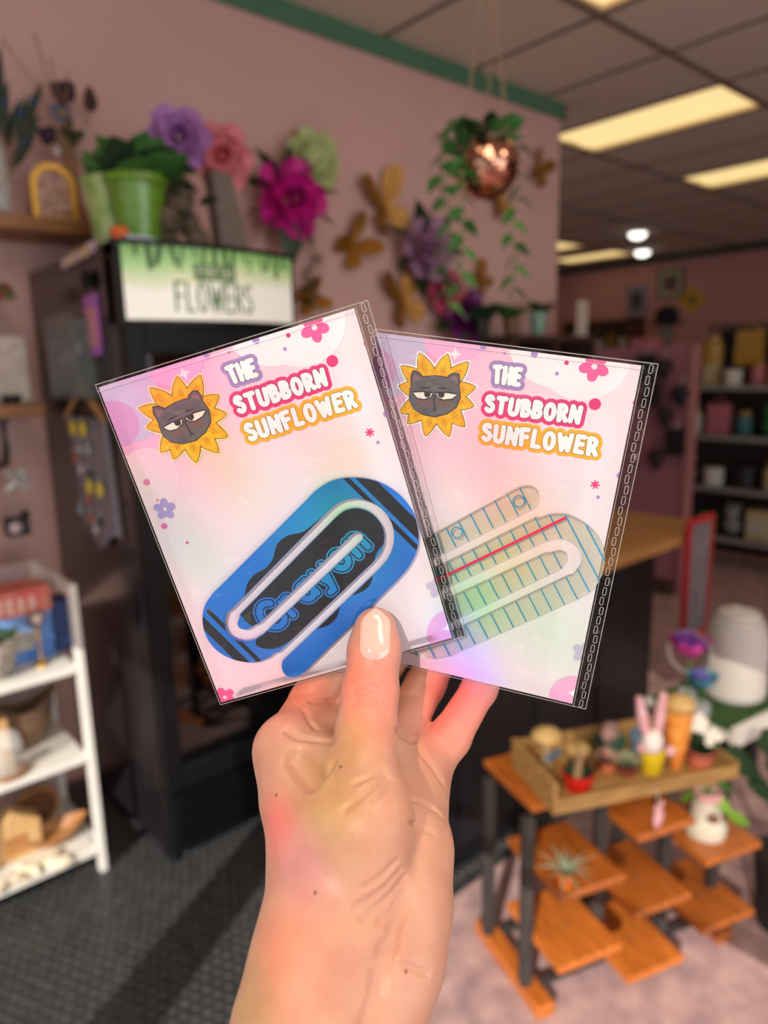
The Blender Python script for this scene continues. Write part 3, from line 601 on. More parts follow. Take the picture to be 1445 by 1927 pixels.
flat('margin_line', inter(lambda X, Y: seg_d(X, Y, (a[0]*2-b_[0], a[1]*2-b_[1]), b_)-.5), cb, .2, 2.02, LRD, t)
for q in ((420, 374), (818, 174)):
    p = r7(*q); flat('hole_mark', lambda X, Y: np.abs(np.hypot(X-p[0], Y-p[1])-35*mmp*.98)-.24, (p[0]-5, p[0]+5, p[1]-5, p[1]+5), .12, 2.04, LCY, t)
# ================================================================== THE HAND (one continuous skin from a blended distance field, millimetres in camera axes)
def hp(px, py, d): return np.array([(px-CX)/F*d, (py-CY)/F*d, d])
def round_cone(P, a, b, r1, r2):
    ba = b-a; l2 = ba @ ba; rr = r1-r2; a2 = l2-rr*rr; il2 = 1/l2
    pa = P-a; y = pa @ ba; z = y-l2; q = pa*l2-y[:, None]*ba; x2 = np.einsum('ij,ij->i', q, q); y2 = y*y*l2; z2 = z*z*l2
    k = np.sign(rr)*rr*rr*x2
    A = np.sqrt(x2+z2)*il2-r2; B = np.sqrt(x2+y2)*il2-r1; Cc = (np.sqrt(np.maximum(x2*a2*il2, 0))+y*rr)*il2-r1
    return np.where(np.sign(z)*a2*z2 > k, A, np.where(np.sign(y)*a2*y2 < k, B, Cc))
def smin(a, b, k): h = np.maximum(k-np.abs(a-b), 0)/k; return np.minimum(a, b)-h*h*k*0.25
def smax(a, b, k): return -smin(-a, -b, k)
def chain(pts): return [(hp(*p[:3]), hp(*q[:3]), p[3], q[3]) for p, q in zip(pts[:-1], pts[1:])]
ARM_R = chain([(530, 2120, 212, 21), (558, 1927, 232, 19.5), (590, 1800, 243, 20), (612, 1700, 252, 19.5), (606, 1600, 263, 18.5), (572, 1500, 276, 15.5), (545, 1412, 289, 12.4)])
ARM_U = chain([(640, 2120, 216, 20), (690, 1927, 237, 17.5), (727, 1800, 248, 19), (747, 1700, 258, 18.6), (755, 1600, 273, 18.4), (763, 1510, 294, 15.9), (787, 1440, 306, 11.3)])
PALM = chain([(660, 1640, 268, 15), (672, 1500, 290, 13), (640, 1398, 303, 11)])+chain([(700, 1600, 277, 14), (725, 1500, 303, 12.8), (728, 1412, 308, 11)])+chain([(545, 1412, 289, 12.2), (640, 1398, 302, 11), (728, 1412, 308, 11), (792, 1442, 304, 11)])
THENAR = chain([(655, 1700, 254, 13.5), (680, 1620, 251, 14.4), (691, 1545, 253, 14.9), (684, 1455, 266, 12.2)])
WEB = chain([(632, 1650, 256, 15), (628, 1545, 259, 13.8), (642, 1470, 268, 11)])+chain([(600, 1500, 272, 11), (640, 1440, 277, 9)])+chain([(560, 1440, 285, 10), (620, 1450, 279, 8.5)])
THUMB = chain([(684, 1455, 266, 12.1), (690, 1372, 275, 10.9), (697, 1300, 283, 10.3), (704, 1225, 288.0, 9.9), (706, 1183, 290.0, 8.5)])
INDEX = chain([(545, 1410, 291, 12.3), (588, 1318, 315, 9.6), (636, 1240, 321, 8.6), (700, 1185, 324, 7.4)])
MIDDLE = chain([(640, 1398, 302, 11), (700, 1285, 330, 9.4), (760, 1200, 336, 8.4), (800, 1150, 334, 7.4)])
RING = chain([(732, 1412, 304, 10.8), (800, 1288, 331, 9.0), (842, 1205, 334, 8.0), (868, 1155, 331, 7.0)])
PINKY = chain([(796, 1450, 304, 10.6), (846, 1388, 312, 8.8), (902, 1296, 321, 7.6), (932, 1228, 324, 7.2), (945, 1185, 321, 6.3)])
KNOB = [(hp(690, 1285, 279), hp(698, 1300, 279), 5.5, 5.5)]
def grp(P, L, k):
    d = None
    for (a, b, r1, r2) in L:
        c = round_cone(P, a, b, r1, r2); d = c if d is None else smin(d, c, k)
    return d
CREASES = []                                                 # (polyline in 3D, radius, softness)
def base_sdf(P):
    d = smin(grp(P, ARM_R, 7), grp(P, ARM_U, 7), 16)
    d = smin(d, grp(P, PALM, 8), 10)
    d = smin(d, grp(P, THENAR, 8), 4); d = smin(d, grp(P, WEB, 6), 10)
    d = smin(d, grp(P, THUMB, 5), 4)
    d = smin(d, grp(P, INDEX, 3), 4); d = smin(d, grp(P, MIDDLE, 3), 2.5); d = smin(d, grp(P, RING, 3), 2.5); d = smin(d, grp(P, PINKY, 3), 2.5)
    return d
def full_sdf(P):
    d = base_sdf(P)
    for (L, r, k, lo, hi) in CREASES:
        m = np.all((P > lo) & (P < hi), axis=1)
        if not m.any(): continue
        Q = P[m]; c = None
        for a, b in zip(L[:-1], L[1:]):
            e = round_cone(Q, a, b, r, r*0.999); c = e if c is None else np.minimum(c, e)
        d[m] = smax(d[m], -c, k)
    return d
def trace(pts, sdf=base_sdf):
    """pixels -> points on the skin facing the camera"""
    D = np.array([[(x-CX)/F, (y-CY)/F, 1.0] for x, y in pts]); n = np.linalg.norm(D, axis=1); t = np.full(len(D), 200.0)
    for _ in range(80): t = np.minimum(t+sdf(D*t[:, None])/n*0.9, 345.0)
    return D*t[:, None]
def densify(L, step=9):
    o = []
    for (x0, y0), (x1, y1) in zip(L[:-1], L[1:]):
        n = max(1, int(math.hypot(x1-x0, y1-y0)/step)); o += [(x0+(x1-x0)*i/n, y0+(y1-y0)*i/n) for i in range(n)]
    return o+[L[-1]]
def crease(L, r=0.8, out=0.35, k=1.2):
    out *= .5; k *= .85; r *= 1.2
    S = trace(densify(L)); S = S*(1-out/np.linalg.norm(S, axis=1))[:, None]; pad = r+k+2
    CREASES.append((list(S), r, k, S.min(0)-pad, S.max(0)+pad))
c3 = lambda *p: [(420+x/2.4185, 1130+y/2.4185) for x, y in p]
for L, r, o_, k in (
    (c3((592, 408), (612, 394), (660, 385), (705, 398)), .7, .35, 1.4), (c3((596, 428), (640, 418), (700, 420)), .6, .35, 1.2), (c3((590, 468), (640, 462), (700, 470)), .55, .35, 1.2), (c3((592, 450), (620, 445), (690, 448)), .5, .3, 1),
    (c3((400, 458), (460, 456), (520, 462)), 1.0, .2, 1.6), (c3((285, 590), (330, 622), (400, 632), (500, 640)), 1.0, .3, 1.8), (c3((370, 500), (390, 545), (420, 580)), .8, .4, 2),
    (c3((330, 720), (370, 780), (410, 820)), 3.2, -1.2, 5), (c3((415, 818), (470, 790), (500, 740)), .8, .3, 2),
    (c3((735, 785), (700, 830), (620, 900), (550, 950)), .8, .4, 2), (c3((755, 810), (735, 850), (680, 910)), .7, .4, 1.8), (c3((735, 768), (690, 790), (600, 830)), .6, .4, 1.6),
    (c3((862, 903), (900, 915), (960, 950), (990, 975)), .9, .2, 2), (c3((850, 1010), (900, 1040), (960, 1060)), .5, .3, 1.5),
    (c3((790, 592), (830, 625), (865, 640)), .9, .2, 1.6), (c3((880, 670), (940, 740), (1000, 830)), .7, .3, 1.8),
    (c3((810, 1230), (740, 1310), (660, 1370), (600, 1400)), .8, .4, 2.2), (c3((825, 1270), (760, 1350), (690, 1410), (640, 1440)), .9, .4, 2.4), (c3((835, 1320), (780, 1400), (720, 1460)), .9, .4, 2.4), (c3((790, 1190), (720, 1260), (640, 1310)), .6, .4, 2), (c3((850, 1360), (820, 1430), (770, 1490)), .8, .4, 2.2),
    (c3((640, 1650), (720, 1640), (830, 1660), (930, 1700)), .6, .4, 2), (c3((740, 1590), (715, 1700), (700, 1800), (660, 1927)), 1.6, .6, 5), (c3((800, 1420), (780, 1520), (760, 1600)), 1.3, .5, 4)):
    crease(L, r, o_, k)
def surface_nets(lo, hi, h, sdf, S=4):
    n = [int(math.ceil((hi[i]-lo[i])/h/S))*S for i in range(3)]
    cg = [np.arange(n[i]//S+1)*h*S+lo[i] for i in range(3)]
    G = np.stack(np.meshgrid(*cg, indexing='ij'), -1); sh = G.shape[:3]; dc = sdf(G.reshape(-1, 3)).reshape(sh)
    val = np.full([k+1 for k in n], 1.0, np.float32)
    cell = dc[:-1, :-1, :-1]; near = np.zeros(cell.shape, bool); mn = np.full(cell.shape, 1e9); mxx = np.full(cell.shape, -1e9)
    for a in (0, 1):
        for b in (0, 1):
            for c in (0, 1):
                s = dc[a:sh[0]-1+a, b:sh[1]-1+b, c:sh[2]-1+c]; mn = np.minimum(mn, s); mxx = np.maximum(mxx, s)
    near = (mn < h*S*0.9) & (mxx > -h*S*0.9)
    sgn = np.repeat(np.repeat(np.repeat(np.where(cell < 0, -9.0, 9.0), S, 0), S, 1), S, 2); val[:-1, :-1, :-1] = sgn; val[-1] = val[-2]; val[:, -1] = val[:, -2]; val[:, :, -1] = val[:, :, -2]
    idx = np.argwhere(near); off = np.stack(np.meshgrid(*[np.arange(S+1)]*3, indexing='ij'), -1).reshape(-1, 3)
    gi = np.unique(((idx*S)[:, None, :]+off[None]).reshape(-1, 3) @ np.array([(n[1]+1)*(n[2]+1), n[2]+1, 1]))
    ii = np.stack(np.unravel_index(gi, val.shape), 1); out = np.empty(len(gi))
    for s in range(0, len(gi), 200000): out[s:s+200000] = sdf(ii[s:s+200000]*h+np.array(lo))
    val.reshape(-1)[gi] = out
    ins = val < 0; cnt = sum(ins[a:n[0]+a, b:n[1]+b, c:n[2]+c].astype(np.int8) for a in (0, 1) for b in (0, 1) for c in (0, 1))
    act = np.argwhere((cnt > 0) & (cnt < 8)); num = -np.ones(n, np.int64); num[tuple(act.T)] = np.arange(len(act))
    acc = np.zeros((len(act), 3)); w = np.zeros(len(act)); C8 = np.array([(a, b, c) for a in (0, 1) for b in (0, 1) for c in (0, 1)])
    for i in range(8):
        for j in range(i+1, 8):
            if np.abs(C8[i]-C8[j]).sum() != 1: continue
            va = val[tuple((act+C8[i]).T)]; vb = val[tuple((act+C8[j]).T)]; m = (va < 0) != (vb < 0); t = np.where(m, va/np.where(m, va-vb, 1), 0)
            acc += np.where(m[:, None], C8[i]+t[:, None]*(C8[j]-C8[i]), 0); w += m
    V = (act+acc/w[:, None])*h+np.array(lo); Q = []
    for ax in range(3):
        u, v = (ax+1) % 3, (ax+2) % 3; e = np.zeros(3, int); e[ax] = 1
        sl = [slice(0, n[k]+1) for k in range(3)]; sl2 = list(sl); sl[ax] = slice(0, n[ax]); sl2[ax] = slice(1, n[ax]+1)
        A = ins[tuple(sl)]; B = ins[tuple(sl2)]; ed = np.argwhere(A != B); ed = ed[(ed[:, u] > 0) & (ed[:, v] > 0) & (ed[:, u] < n[u]) & (ed[:, v] < n[v])]
        fl = A[tuple(ed.T)]; du = np.zeros(3, int); du[u] = 1; dv = np.zeros(3, int); dv[v] = 1
        q = np.stack([num[tuple((ed-du-dv).T)], num[tuple((ed-dv).T)], num[tuple(ed.T)], num[tuple((ed-du).T)]], 1); q[~fl] = q[~fl][:, ::-1]; Q.append(q[(q >= 0).all(1)])
    return V, np.concatenate(Q)
def sgrad(P, sdf, e=0.15):
    K = np.array([(1, -1, -1), (-1, -1, 1), (-1, 1, -1), (1, 1, 1)], float); g = 0
    for k in K: g = g+k[None]*sdf(P+k*e)[:, None]
    return g/np.maximum(np.linalg.norm(g, axis=1), 1e-9)[:, None]
lo = np.array([-64., 28., 186.]); hi = np.array([66., 172., 352.])
HV, HQ = surface_nets(lo, hi, 0.85, full_sdf)
for _ in range(2): HV = HV-sgrad(HV, full_sdf)*full_sdf(HV)[:, None]*0.9
def skin_mat():
    m = M('skin', srgb(204, 153, 130), 0.42, c2=srgb(190, 134, 112), scale=60, bump=0.1, bscale=700, sss=0.25, spec=0.45); nt = m.node_tree; b = nt.nodes['Principled BSDF']
    prev = b.inputs['Base Color'].links[0].from_socket; tc = nt.nodes.new('ShaderNodeTexCoord')
    def spot(p, r, col, fac):
        nonlocal prev
        ds = nt.nodes.new('ShaderNodeVectorMath'); ds.operation = 'DISTANCE'; nt.links.new(tc.outputs['Object'], ds.inputs[0]); ds.inputs[1].default_value = tuple(p)
        mr = nt.nodes.new('ShaderNodeMapRange'); mr.interpolation_type = 'SMOOTHSTEP'; nt.links.new(ds.outputs['Value'], mr.inputs['Value']); mr.inputs['From Min'].default_value = r*.5; mr.inputs['From Max'].default_value = r; mr.inputs['To Min'].default_value = fac; mr.inputs['To Max'].default_value = 0
        mx = nt.nodes.new('ShaderNodeMixRGB'); nt.links.new(mr.outputs[0], mx.inputs[0]); nt.links.new(prev, mx.inputs[1]); mx.inputs[2].default_value = (*col, 1); prev = mx.outputs[0]
    for q in ((520, 1496), (593, 1680), (764, 1828), (641, 1443)): spot(cam2world(trace([q], full_sdf)[0]*.001)-HB, .0009, srgb(110, 70, 56), .75)
    for q, r, f_ in (((690, 1300), .016, .45), ((706, 1180), .02, .25), ((560, 1320), .022, .4), ((840, 1330), .03, .4), ((900, 1310), .02, .4)): spot(cam2world(trace([q], full_sdf)[0]*.001)-HB, r, srgb(224, 140, 122), f_)
    nt.links.new(prev, b.inputs['Base Color']); return m
HB = cam2world(hp(625, 1900, 235)*.001)
me = bpy.data.meshes.new('hand'); me.from_pydata((cam2world(HV*.001)-HB).tolist(), [], HQ.tolist()); me.materials.append(skin_mat()); me.polygons.foreach_set('use_smooth', [True]*len(me.polygons)); me.update()
hand = bpy.data.objects.new('person', me); link(hand); hand.location = HB.tolist()
tag(hand, 'raised left hand and bare forearm of a person pinching two sleeved bookmark cards', 'person')
# thumbnail: curved plate following the thumb
nu, nv = 18, 26; pts = []
for j in range(nv+1):
    v = j/nv; y = 1154+87*v; hw = 28.5*(1-(max(0, .3-v)/.3)**2.4*.62)*(1-(max(0, v-.84)/.16)**2*.3)
    for i in range(nu+1): u = -1+2*i/nu; pts.append((705.5+1.5*(1-v)+hw*u, y-5*(1-u*u)*(1-v)+(-5+6*(1-u*u))*v))
S = trace(pts, base_sdf); g = sgrad(S, base_sdf); V = []
for k in range(len(pts)):
    i, j = k % (nu+1), k//(nu+1); u = -1+2*i/nu; v = j/nv; edge = min(1, (1-abs(u))*5, (1-v)*6); lift = .05+.42*edge if v > .12 else .35+.1*edge
    V.append(S[k]+g[k]*lift)
V = np.array(V).reshape(nv+1, nu+1, 3); V[0, :, :] = V[1]+(V[1]-V[3])*(.9*np.sqrt(np.maximum(0, 1-np.linspace(-1, 1, nu+1)**2)))[:, None]; V = V.reshape(-1, 3); n1 = len(V); V = np.concatenate([V, np.array(V)-g*.5])
idx = lambda i, j: j*(nu+1)+i
Fc = [(idx(i, j), idx(i, j+1), idx(i+1, j+1), idx(i+1, j)) for i in range(nu) for j in range(nv)]
ring = [idx(i, 0) for i in range(nu)]+[idx(nu, j) for j in range(nv)]+[idx(nu-i, nv) for i in range(nu)]+[idx(0, nv-j) for j in range(nv)]
Fc += [(a, b, b+n1, a+n1) for a, b in zip(ring, ring[1:]+ring[:1])]
b = MB(); b.add((cam2world(V*.001)-HB).tolist(), Fc)
b.build('thumbnail', M('fingernail', srgb(236, 186, 174), 0.13, var=.03, scale=200, sss=.2, coat=.8), hand, smooth=True)
# ================================================================== PLANT AND FLOWER KIT
def leaf_mesh(name, mat, L=1.0, W=0.6, fold=0.12, droop=0.15, tip=1.0):
    b = MB(); prof = [(0, .04), (.15, .75), (.38, 1), (.65, .72), (.88, .28), (1, .0)]; V = []
    for (u, w) in prof: x = u*L; z = -droop*u*u*L; V += [(x, -w*W/2, z+fold*w*W), (x, 0, z), (x, w*W/2, z+fold*w*W)]
    b.add(V, [f for i in range(5) for f in ((i*3, i*3+3, i*3+4, i*3+1), (i*3+1, i*3+4, i*3+5, i*3+2))]); return b.mesh(name, mat, True, fix=False)
def petal_mesh(name, mat, L=1.0, W=0.9, cup=0.35, ruff=0.05, n=6):
    b = MB(); V = []
    for i in range(n+1):
        u = i/n; w = W*math.sin(min(1, .12+u*.95)*PI*.78)**.8
        for j in range(n+1):
            v = -1+2*j/n; V.append((u*L*(1-.12*v*v*u), v*w/2, cup*L*(u**1.8)*.6+cup*.35*v*v*w+ruff*math.sin(v*5+u*4)*u))
    b.add(V, [(i*(n+1)+j, (i+1)*(n+1)+j, (i+1)*(n+1)+j+1, i*(n+1)+j+1) for i in range(n) for j in range(n)]); return b.mesh(name, mat, True, fix=False)
LEAFD = M('dark_foliage', srgb(40, 66, 40), .5, var=.2, scale=20); LEAFG = M('green_foliage', srgb(74, 128, 62), .45, var=.2, scale=20); LEAFL = M('lime_foliage', srgb(130, 178, 60), .5, var=.15, scale=20); IVY = M('ivy_foliage', srgb(70, 132, 62), .45, var=.2, scale=20)
LM = {k: leaf_mesh('leaf', v) for k, v in (('d', LEAFD), ('g', LEAFG), ('l', LEAFL), ('i', IVY))}
WIDE = {k: leaf_mesh('leaf', v, W=.85, fold=.1) for k, v in (('d', LEAFD), ('g', LEAFG), ('l', LEAFL), ('i', IVY))}
def put_leaf(parent, p, d, s, kind='g', wide=False, roll=None):
    d = Vector(d).normalized(); up = Vector((0, 0, 1)); y = up.cross(d)
    if y.length < 1e-2: y = Vector((0, 1, 0))
    y.normalize(); z = d.cross(y); m = Matrix((d, y, z)).transposed().to_4x4() @ Matrix.Rotation(random.uniform(-.7, .7) if roll is None else roll, 4, 'X')
    return inst((WIDE if wide else LM)[kind], 'leaf', parent, mat4=Matrix.Translation(p) @ m @ Matrix.Scale(s, 4))
def paper_flower(name, label, c, n, r, mats, counts, centre, group=None, leaves=None, lk='d', lsz=.6, cat='flower'):
    t = thing(name, label, cat, c, 0, group); B = frame_to(n)
    for ring, (mt_, k) in enumerate(zip(mats, counts)):
        pm = petal_mesh('petal', mt_, cup=.25+.32*ring, ruff=.06)
        for i in range(k):
            a = 2*PI*i/k+ring*.5+random.uniform(-.08, .08); s = r*(1-.24*ring)*random.uniform(.93, 1.05)
            inst(pm, 'petal', t, mat4=B @ Matrix.Translation((0, 0, r*(.05+.06*ring))) @ Matrix.Rotation(a, 4, 'Z') @ Matrix.Rotation(-.12-.3*ring, 4, 'Y') @ Matrix.Scale(s, 4))
    b = MB(); b.ball((0, 0, r*.2), r*.13, 10, (1, 1, .7))
    for i in range(14): a = i*2.4; b.tube([(0, 0, r*.2), (r*.16*math.cos(a)*(.6+.4*(i % 3)/2), r*.16*math.sin(a), r*.34)], r*.014, 4)
    o = b.build('stamens', centre, t); o.matrix_local = B
    for (a, s) in (leaves or []):
        d = B @ Vector((math.cos(a), math.sin(a), .12)); put_leaf(t, d*(r*.5)+Vector(n).normalized()*.02, d, r*s*.85, lk, False)
    return t
# ================================================================== FLOWER COOLER
FX0, FX1, FY0, FY1, FZ = 0.78, 1.345, 1.935, 2.71, 1.90
BLKG = M('cooler_black', srgb(30, 25, 28), .22, var=.06, scale=6, coat=.2); BLKF = M('cooler_frame_black', (.005, .005, .006), .4, var=.1, spec=.2); BLKM = M('cooler_matt_black', (.008, .008, .008), .6, spec=.2)
t = thing('flower_cooler', 'tall black glass-door flower cooler with lit sign, beside the white shelf unit', 'refrigerator', (FX0, FY0, 0)); W_, D_ = FX1-FX0, FY1-FY0
b = MB(); b.box(0, W_, .05, D_, .06, .1); b.box(0, .03, .05, D_, .1, 1.86); b.box(W_-.03, W_, .05, D_, .1, 1.86); b.box(.03, W_-.03, D_-.03, D_, .1, 1.86); b.box(0, W_, .02, D_, 1.86, FZ-.005); b.box(.03, W_-.03, .06, D_-.03, .30, .33); b.build('cabinet', BLKG, t, bevel=.004)
b = MB(); b.box(.004, .06, 0, .05, .28, 1.68); b.box(W_-.06, W_-.004, 0, .05, .28, 1.68); b.box(.06, W_-.06, 0, .05, 1.60, 1.68); b.box(.06, W_-.06, 0, .05, .28, .36); df = b.build('door', BLKF, t, bevel=.004)
gm = bpy.data.materials.new('door_glass'); gm.use_nodes = True; nt = gm.node_tree; nt.nodes.clear(); o_ = nt.nodes.new('ShaderNodeOutputMaterial'); mx = nt.nodes.new('ShaderNodeMixShader'); tr = nt.nodes.new('ShaderNodeBsdfTransparent'); gl = nt.nodes.new('ShaderNodeBsdfGlossy'); gl.inputs['Roughness'].default_value = .03; tr.inputs[0].default_value = (.5, .5, .5, 1); fr = nt.nodes.new('ShaderNodeFresnel'); fr.inputs[0].default_value = 1.6
nt.links.new(fr.outputs[0], mx.inputs[0]); nt.links.new(tr.outputs[0], mx.inputs[1]); nt.links.new(gl.outputs[0], mx.inputs[2]); nt.links.new(mx.outputs[0], o_.inputs[0])
b = MB(); b.box(.06, W_-.06, .02, .026, .36, 1.60); b.build('glass', gm, df)
b = MB(); b.tube([(W_-.035, -.02, .75), (W_-.035, -.035, .8), (W_-.035, -.035, 1.25), (W_-.035, -.02, 1.3)], .011, 8); b.build('handle', BLKF, df, smooth=True)
g = MB(); g.box(0, W_, .03, .06, .06, .28); gr = g.build('grille', BLKM, t)
for k in range(6):
    s_ = MB(); z = .085+k*.033; s_.prism([(.03, z), (.005, z+.006), (.005, z+.014), (.03, z+.012)], 'x', .02, W_-.02); s_.build('slat', BLKF, gr)
for x in (.04, W_-.04):
    for y in (.08, D_-.06): f = MB(); f.lathe([(.02, 0), (.02, .015), (.012, .02), (.012, .062)], 10, (x, y, 0)); f.build('foot', BLKM, t)
# canopy with bowed backlit panel
def bow(u): return -.045*(1-(2*u-1)**2)
n = 14; b = MB(); b.box(0, W_, .02, .10, 1.68, FZ-.005)
V = []
for i in range(n+1):
    u = i/n; V += [(W_*u, .02+bow(u), 1.675), (W_*u, .02+bow(u), FZ), (W_*u, .06, 1.675), (W_*u, .06, FZ)]
b.add(V, [f for i in range(n) for f in ((i*4, i*4+4, i*4+5, i*4+1), (i*4+1, i*4+5, i*4+7, i*4+3), (i*4, i*4+2, i*4+6, i*4+4))]); b.build('canopy', BLKF, t)
SW0, SW1, SZ0, SZ1 = .015, W_-.015, 1.692, 1.885
sm = bpy.data.materials.new('sign_panel'); sm.use_nodes = True; nt = sm.node_tree; pb = nt.nodes['Principled BSDF']; tc = nt.nodes.new('ShaderNodeTexCoord'); sp = nt.nodes.new('ShaderNodeSeparateXYZ'); nt.links.new(tc.outputs['Object'], sp.inputs[0])
a1 = nt.nodes.new('ShaderNodeMath'); a1.operation = 'MULTIPLY'; nt.links.new(sp.outputs['X'], a1.inputs[0]); a1.inputs[1].default_value = -.05
nz = nt.nodes.new('ShaderNodeTexNoise'); nz.inputs['Scale'].default_value = 5; nt.links.new(tc.outputs['Object'], nz.inputs['Vector']); a2 = nt.nodes.new('ShaderNodeMath'); a2.operation = 'MULTIPLY_ADD'; nt.links.new(nz.outputs['Fac'], a2.inputs[0]); a2.inputs[1].default_value = .05; nt.links.new(sp.outputs['Z'], a2.inputs[2])
a3 = nt.nodes.new('ShaderNodeMath'); nt.links.new(a1.outputs[0], a3.inputs[0]); nt.links.new(a2.outputs[0], a3.inputs[1]); mr = nt.nodes.new('ShaderNodeMapRange'); nt.links.new(a3.outputs[0], mr.inputs['Value']); mr.inputs['From Min'].default_value = 1.70; mr.inputs['From Max'].default_value = 1.92
cr = nt.nodes.new('ShaderNodeValToRGB'); e = cr.color_ramp.elements; e[0].position = .42; e[0].color = (*srgb(226, 224, 212), 1); e[1].position = 1; e[1].color = (*srgb(70, 120, 50), 1); x = e.new(.55); x.color = (*srgb(200, 206, 168), 1); x = e.new(.72); x.color = (*srgb(150, 190, 120), 1); nt.links.new(mr.outputs[0], cr.inputs[0])
nt.links.new(cr.outputs[0], pb.inputs['Base Color']); nt.links.new(cr.outputs[0], pb.inputs['Emission Color']); pb.inputs['Emission Strength'].default_value = .38; pb.inputs['Roughness'].default_value = .25
b = MB(); V = []
for i in range(n+1):
    u = i/n; x = SW0+(SW1-SW0)*u; V += [(x, .017+bow(x/W_), SZ0), (x, .017+bow(x/W_), SZ1)]
b.add(V, [(i*2, i*2+2, i*2+3, i*2+1) for i in range(n)]); sg = b.build('sign_panel', sm, t, fix=False)
SGR = M('sign_green', srgb(62, 104, 40), .5, var=.03, em=srgb(62, 104, 40), es=.2); SWH = M('sign_white', srgb(225, 228, 205), .5, var=.02, em=srgb(225, 228, 205), es=.3)
def sign_art(name, fn, box, z, mat, h=.0016):
    V, Fc = march(fn, box, h); me = bpy.data.meshes.new(name); me.from_pydata([(x, .0165+bow(x/W_)-z, zz) for x, zz in V], [], Fc); me.materials.append(mat); link(bpy.data.objects.new(name, me), sg)
def sxy(px, py): p = ony(px, py, FY0-.025); return (p.x-FX0, p.z)
A, B = sxy(333, 584), sxy(477, 583); ln = text_lines('FLOWERS', (A[0]+.004, A[1]), (1, 0), B[0]-A[0]-.008, sxy(400, 534)[1]-A[1], .3)
sign_art('lettering', lambda X, Y: strokes_d(X, Y, ln)-.0036, bounds(ln, .012), .0006, SGR)
A, B = sxy(366, 527), sxy(441, 501); sign_art('badge', lambda X, Y: np.maximum(np.abs(X-(A[0]+B[0])/2)-(B[0]-A[0])/2, np.abs(Y-(A[1]+B[1])/2)-(B[1]-A[1])/2), (A[0]-.005, B[0]+.005, A[1]-.005, B[1]+.005), .0006, SGR)
ln = text_lines('FRESH', (A[0]+.014, A[1]+.009), (1, 0), B[0]-A[0]-.028, B[1]-A[1]-.018, .4); sign_art('lettering', lambda X, Y: strokes_d(X, Y, ln)-.0015, bounds(ln, .006), .0013, SWH, .001)
lv = []
for k in range(16):
    x = .05+k*.031; L = .02+.035*abs(math.sin(k*1.9)); lv.append(((x, SZ1-.004), (x+.012*math.sin(k*2.7), SZ1-.004-L)))
sign_art('leaf_print', lambda X, Y: np.maximum(np.minimum.reduce([seg_d(X, Y, a, c)-.005*(1+.5*math.sin(i)) for i, (a, c) in enumerate(lv)]), Y-SZ1+.001), (SW0, SW1, SZ1-.07, SZ1), .0006, M('sign_leaf', srgb(40, 78, 34), .5, em=srgb(40, 78, 34), es=.15), .0025)
# what stands behind the glass
for k, (x, z, col, nm) in enumerate(((.15, .33, srgb(120, 118, 60), 'yellow green'), (.41, .33, srgb(150, 70, 40), 'rust orange'))):
    q = thing('flower_bucket', 'dark bucket of '+nm+' cut flowers inside the cooler', 'bucket', (FX0+x, FY0+.3, z)); b = MB(); b.lathe([(.06, 0), (.08, .22), (.085, .22), (.085, .23), (.07, .23)], 14); b.build('bucket', M('bucket_dark', (.05, .05, .05), .4), q)
    fm_ = petal_mesh('petal', M('bloom_'+nm, col, .6), W=.7)
    for i in range(9):
        a = i*2.4; p = Vector((.04*math.cos(a), .04*math.sin(a), .36+.1*(i % 3))); s_ = MB(); s_.tube([(0, 0, .2), tuple(p)], .004, 4); s_.build('stem', LEAFD, q)
        put_leaf(q, p*.8, (math.cos(a), math.sin(a), .5), .07, 'd')
        for j in range(5): inst(fm_, 'petal', q, mat4=Matrix.Translation(p) @ Matrix.Rotation(j*PI*.4, 4, 'Z') @ Matrix.Rotation(-.5, 4, 'Y') @ Matrix.Scale(.045, 4))
b = MB(); b.box(0, .11, 0, .05, 0, .025); o = b.build('price_card', M('cream_card', srgb(205, 160, 110), .6), None, (FX0+.14, FY0+.09, .332), rz=.35, bevel=.003); tag(o, 'cream coloured price card lying on the cooler shelf', 'card')
# things fixed to the cooler's side
sx = FX0
def side(px, py): return onx(px, py, sx)
a_, b_ = side(118, 497), side(180, 452)
t = thing('shelf_label', 'cream card of vertical stripes stuck high on the cooler side', 'label', (sx-.002, b_.y, a_.z)); dy = a_.y-b_.y; dz = b_.z-a_.z
for k in range(5):
    b = MB(); b.box(-.003, 0, dy*k/5+.003, dy*(k+1)/5-.002, -.004*k, dz-.004*k); b.build('stripe', M('label_'+str(k % 2), srgb(*((214, 200, 150) if k % 2 else (206, 180, 190))), .6), t)
b = MB(); b.box(-.004, -.001, .3*dy, .7*dy, .02, .03); b.build('print_line', M('label_ink', srgb(120, 90, 40), .6), t)
p = side(178, 612)
t = thing('gift_tag', 'pink and lilac tag hanging from a black hook on the cooler side', 'tag', (sx-.002, p.y, p.z)); b = MB(); b.box(-.006, 0, -.05, .05, -.085, .085); b.build('tag_board', M('tag_pink', srgb(206, 110, 190), .5, c2=srgb(150, 100, 190), scale=12), t, bevel=.004)
b = MB(); b.box(-.008, -.006, -.03, .03, -.06, .05); b.build('inlay', M('tag_peach', srgb(214, 150, 150), .5), t)
b = MB(); b.ball((-.012, -.005, .125), .03, 12, (.4, 1, 1)); b.build('magnet', BLKM, t, smooth=True); b = MB(); b.tube([(-.01, 0, .08), (-.012, -.002, .12)], .003, 5); b.build('cord', BLKM, t)
p = side(150, 645)
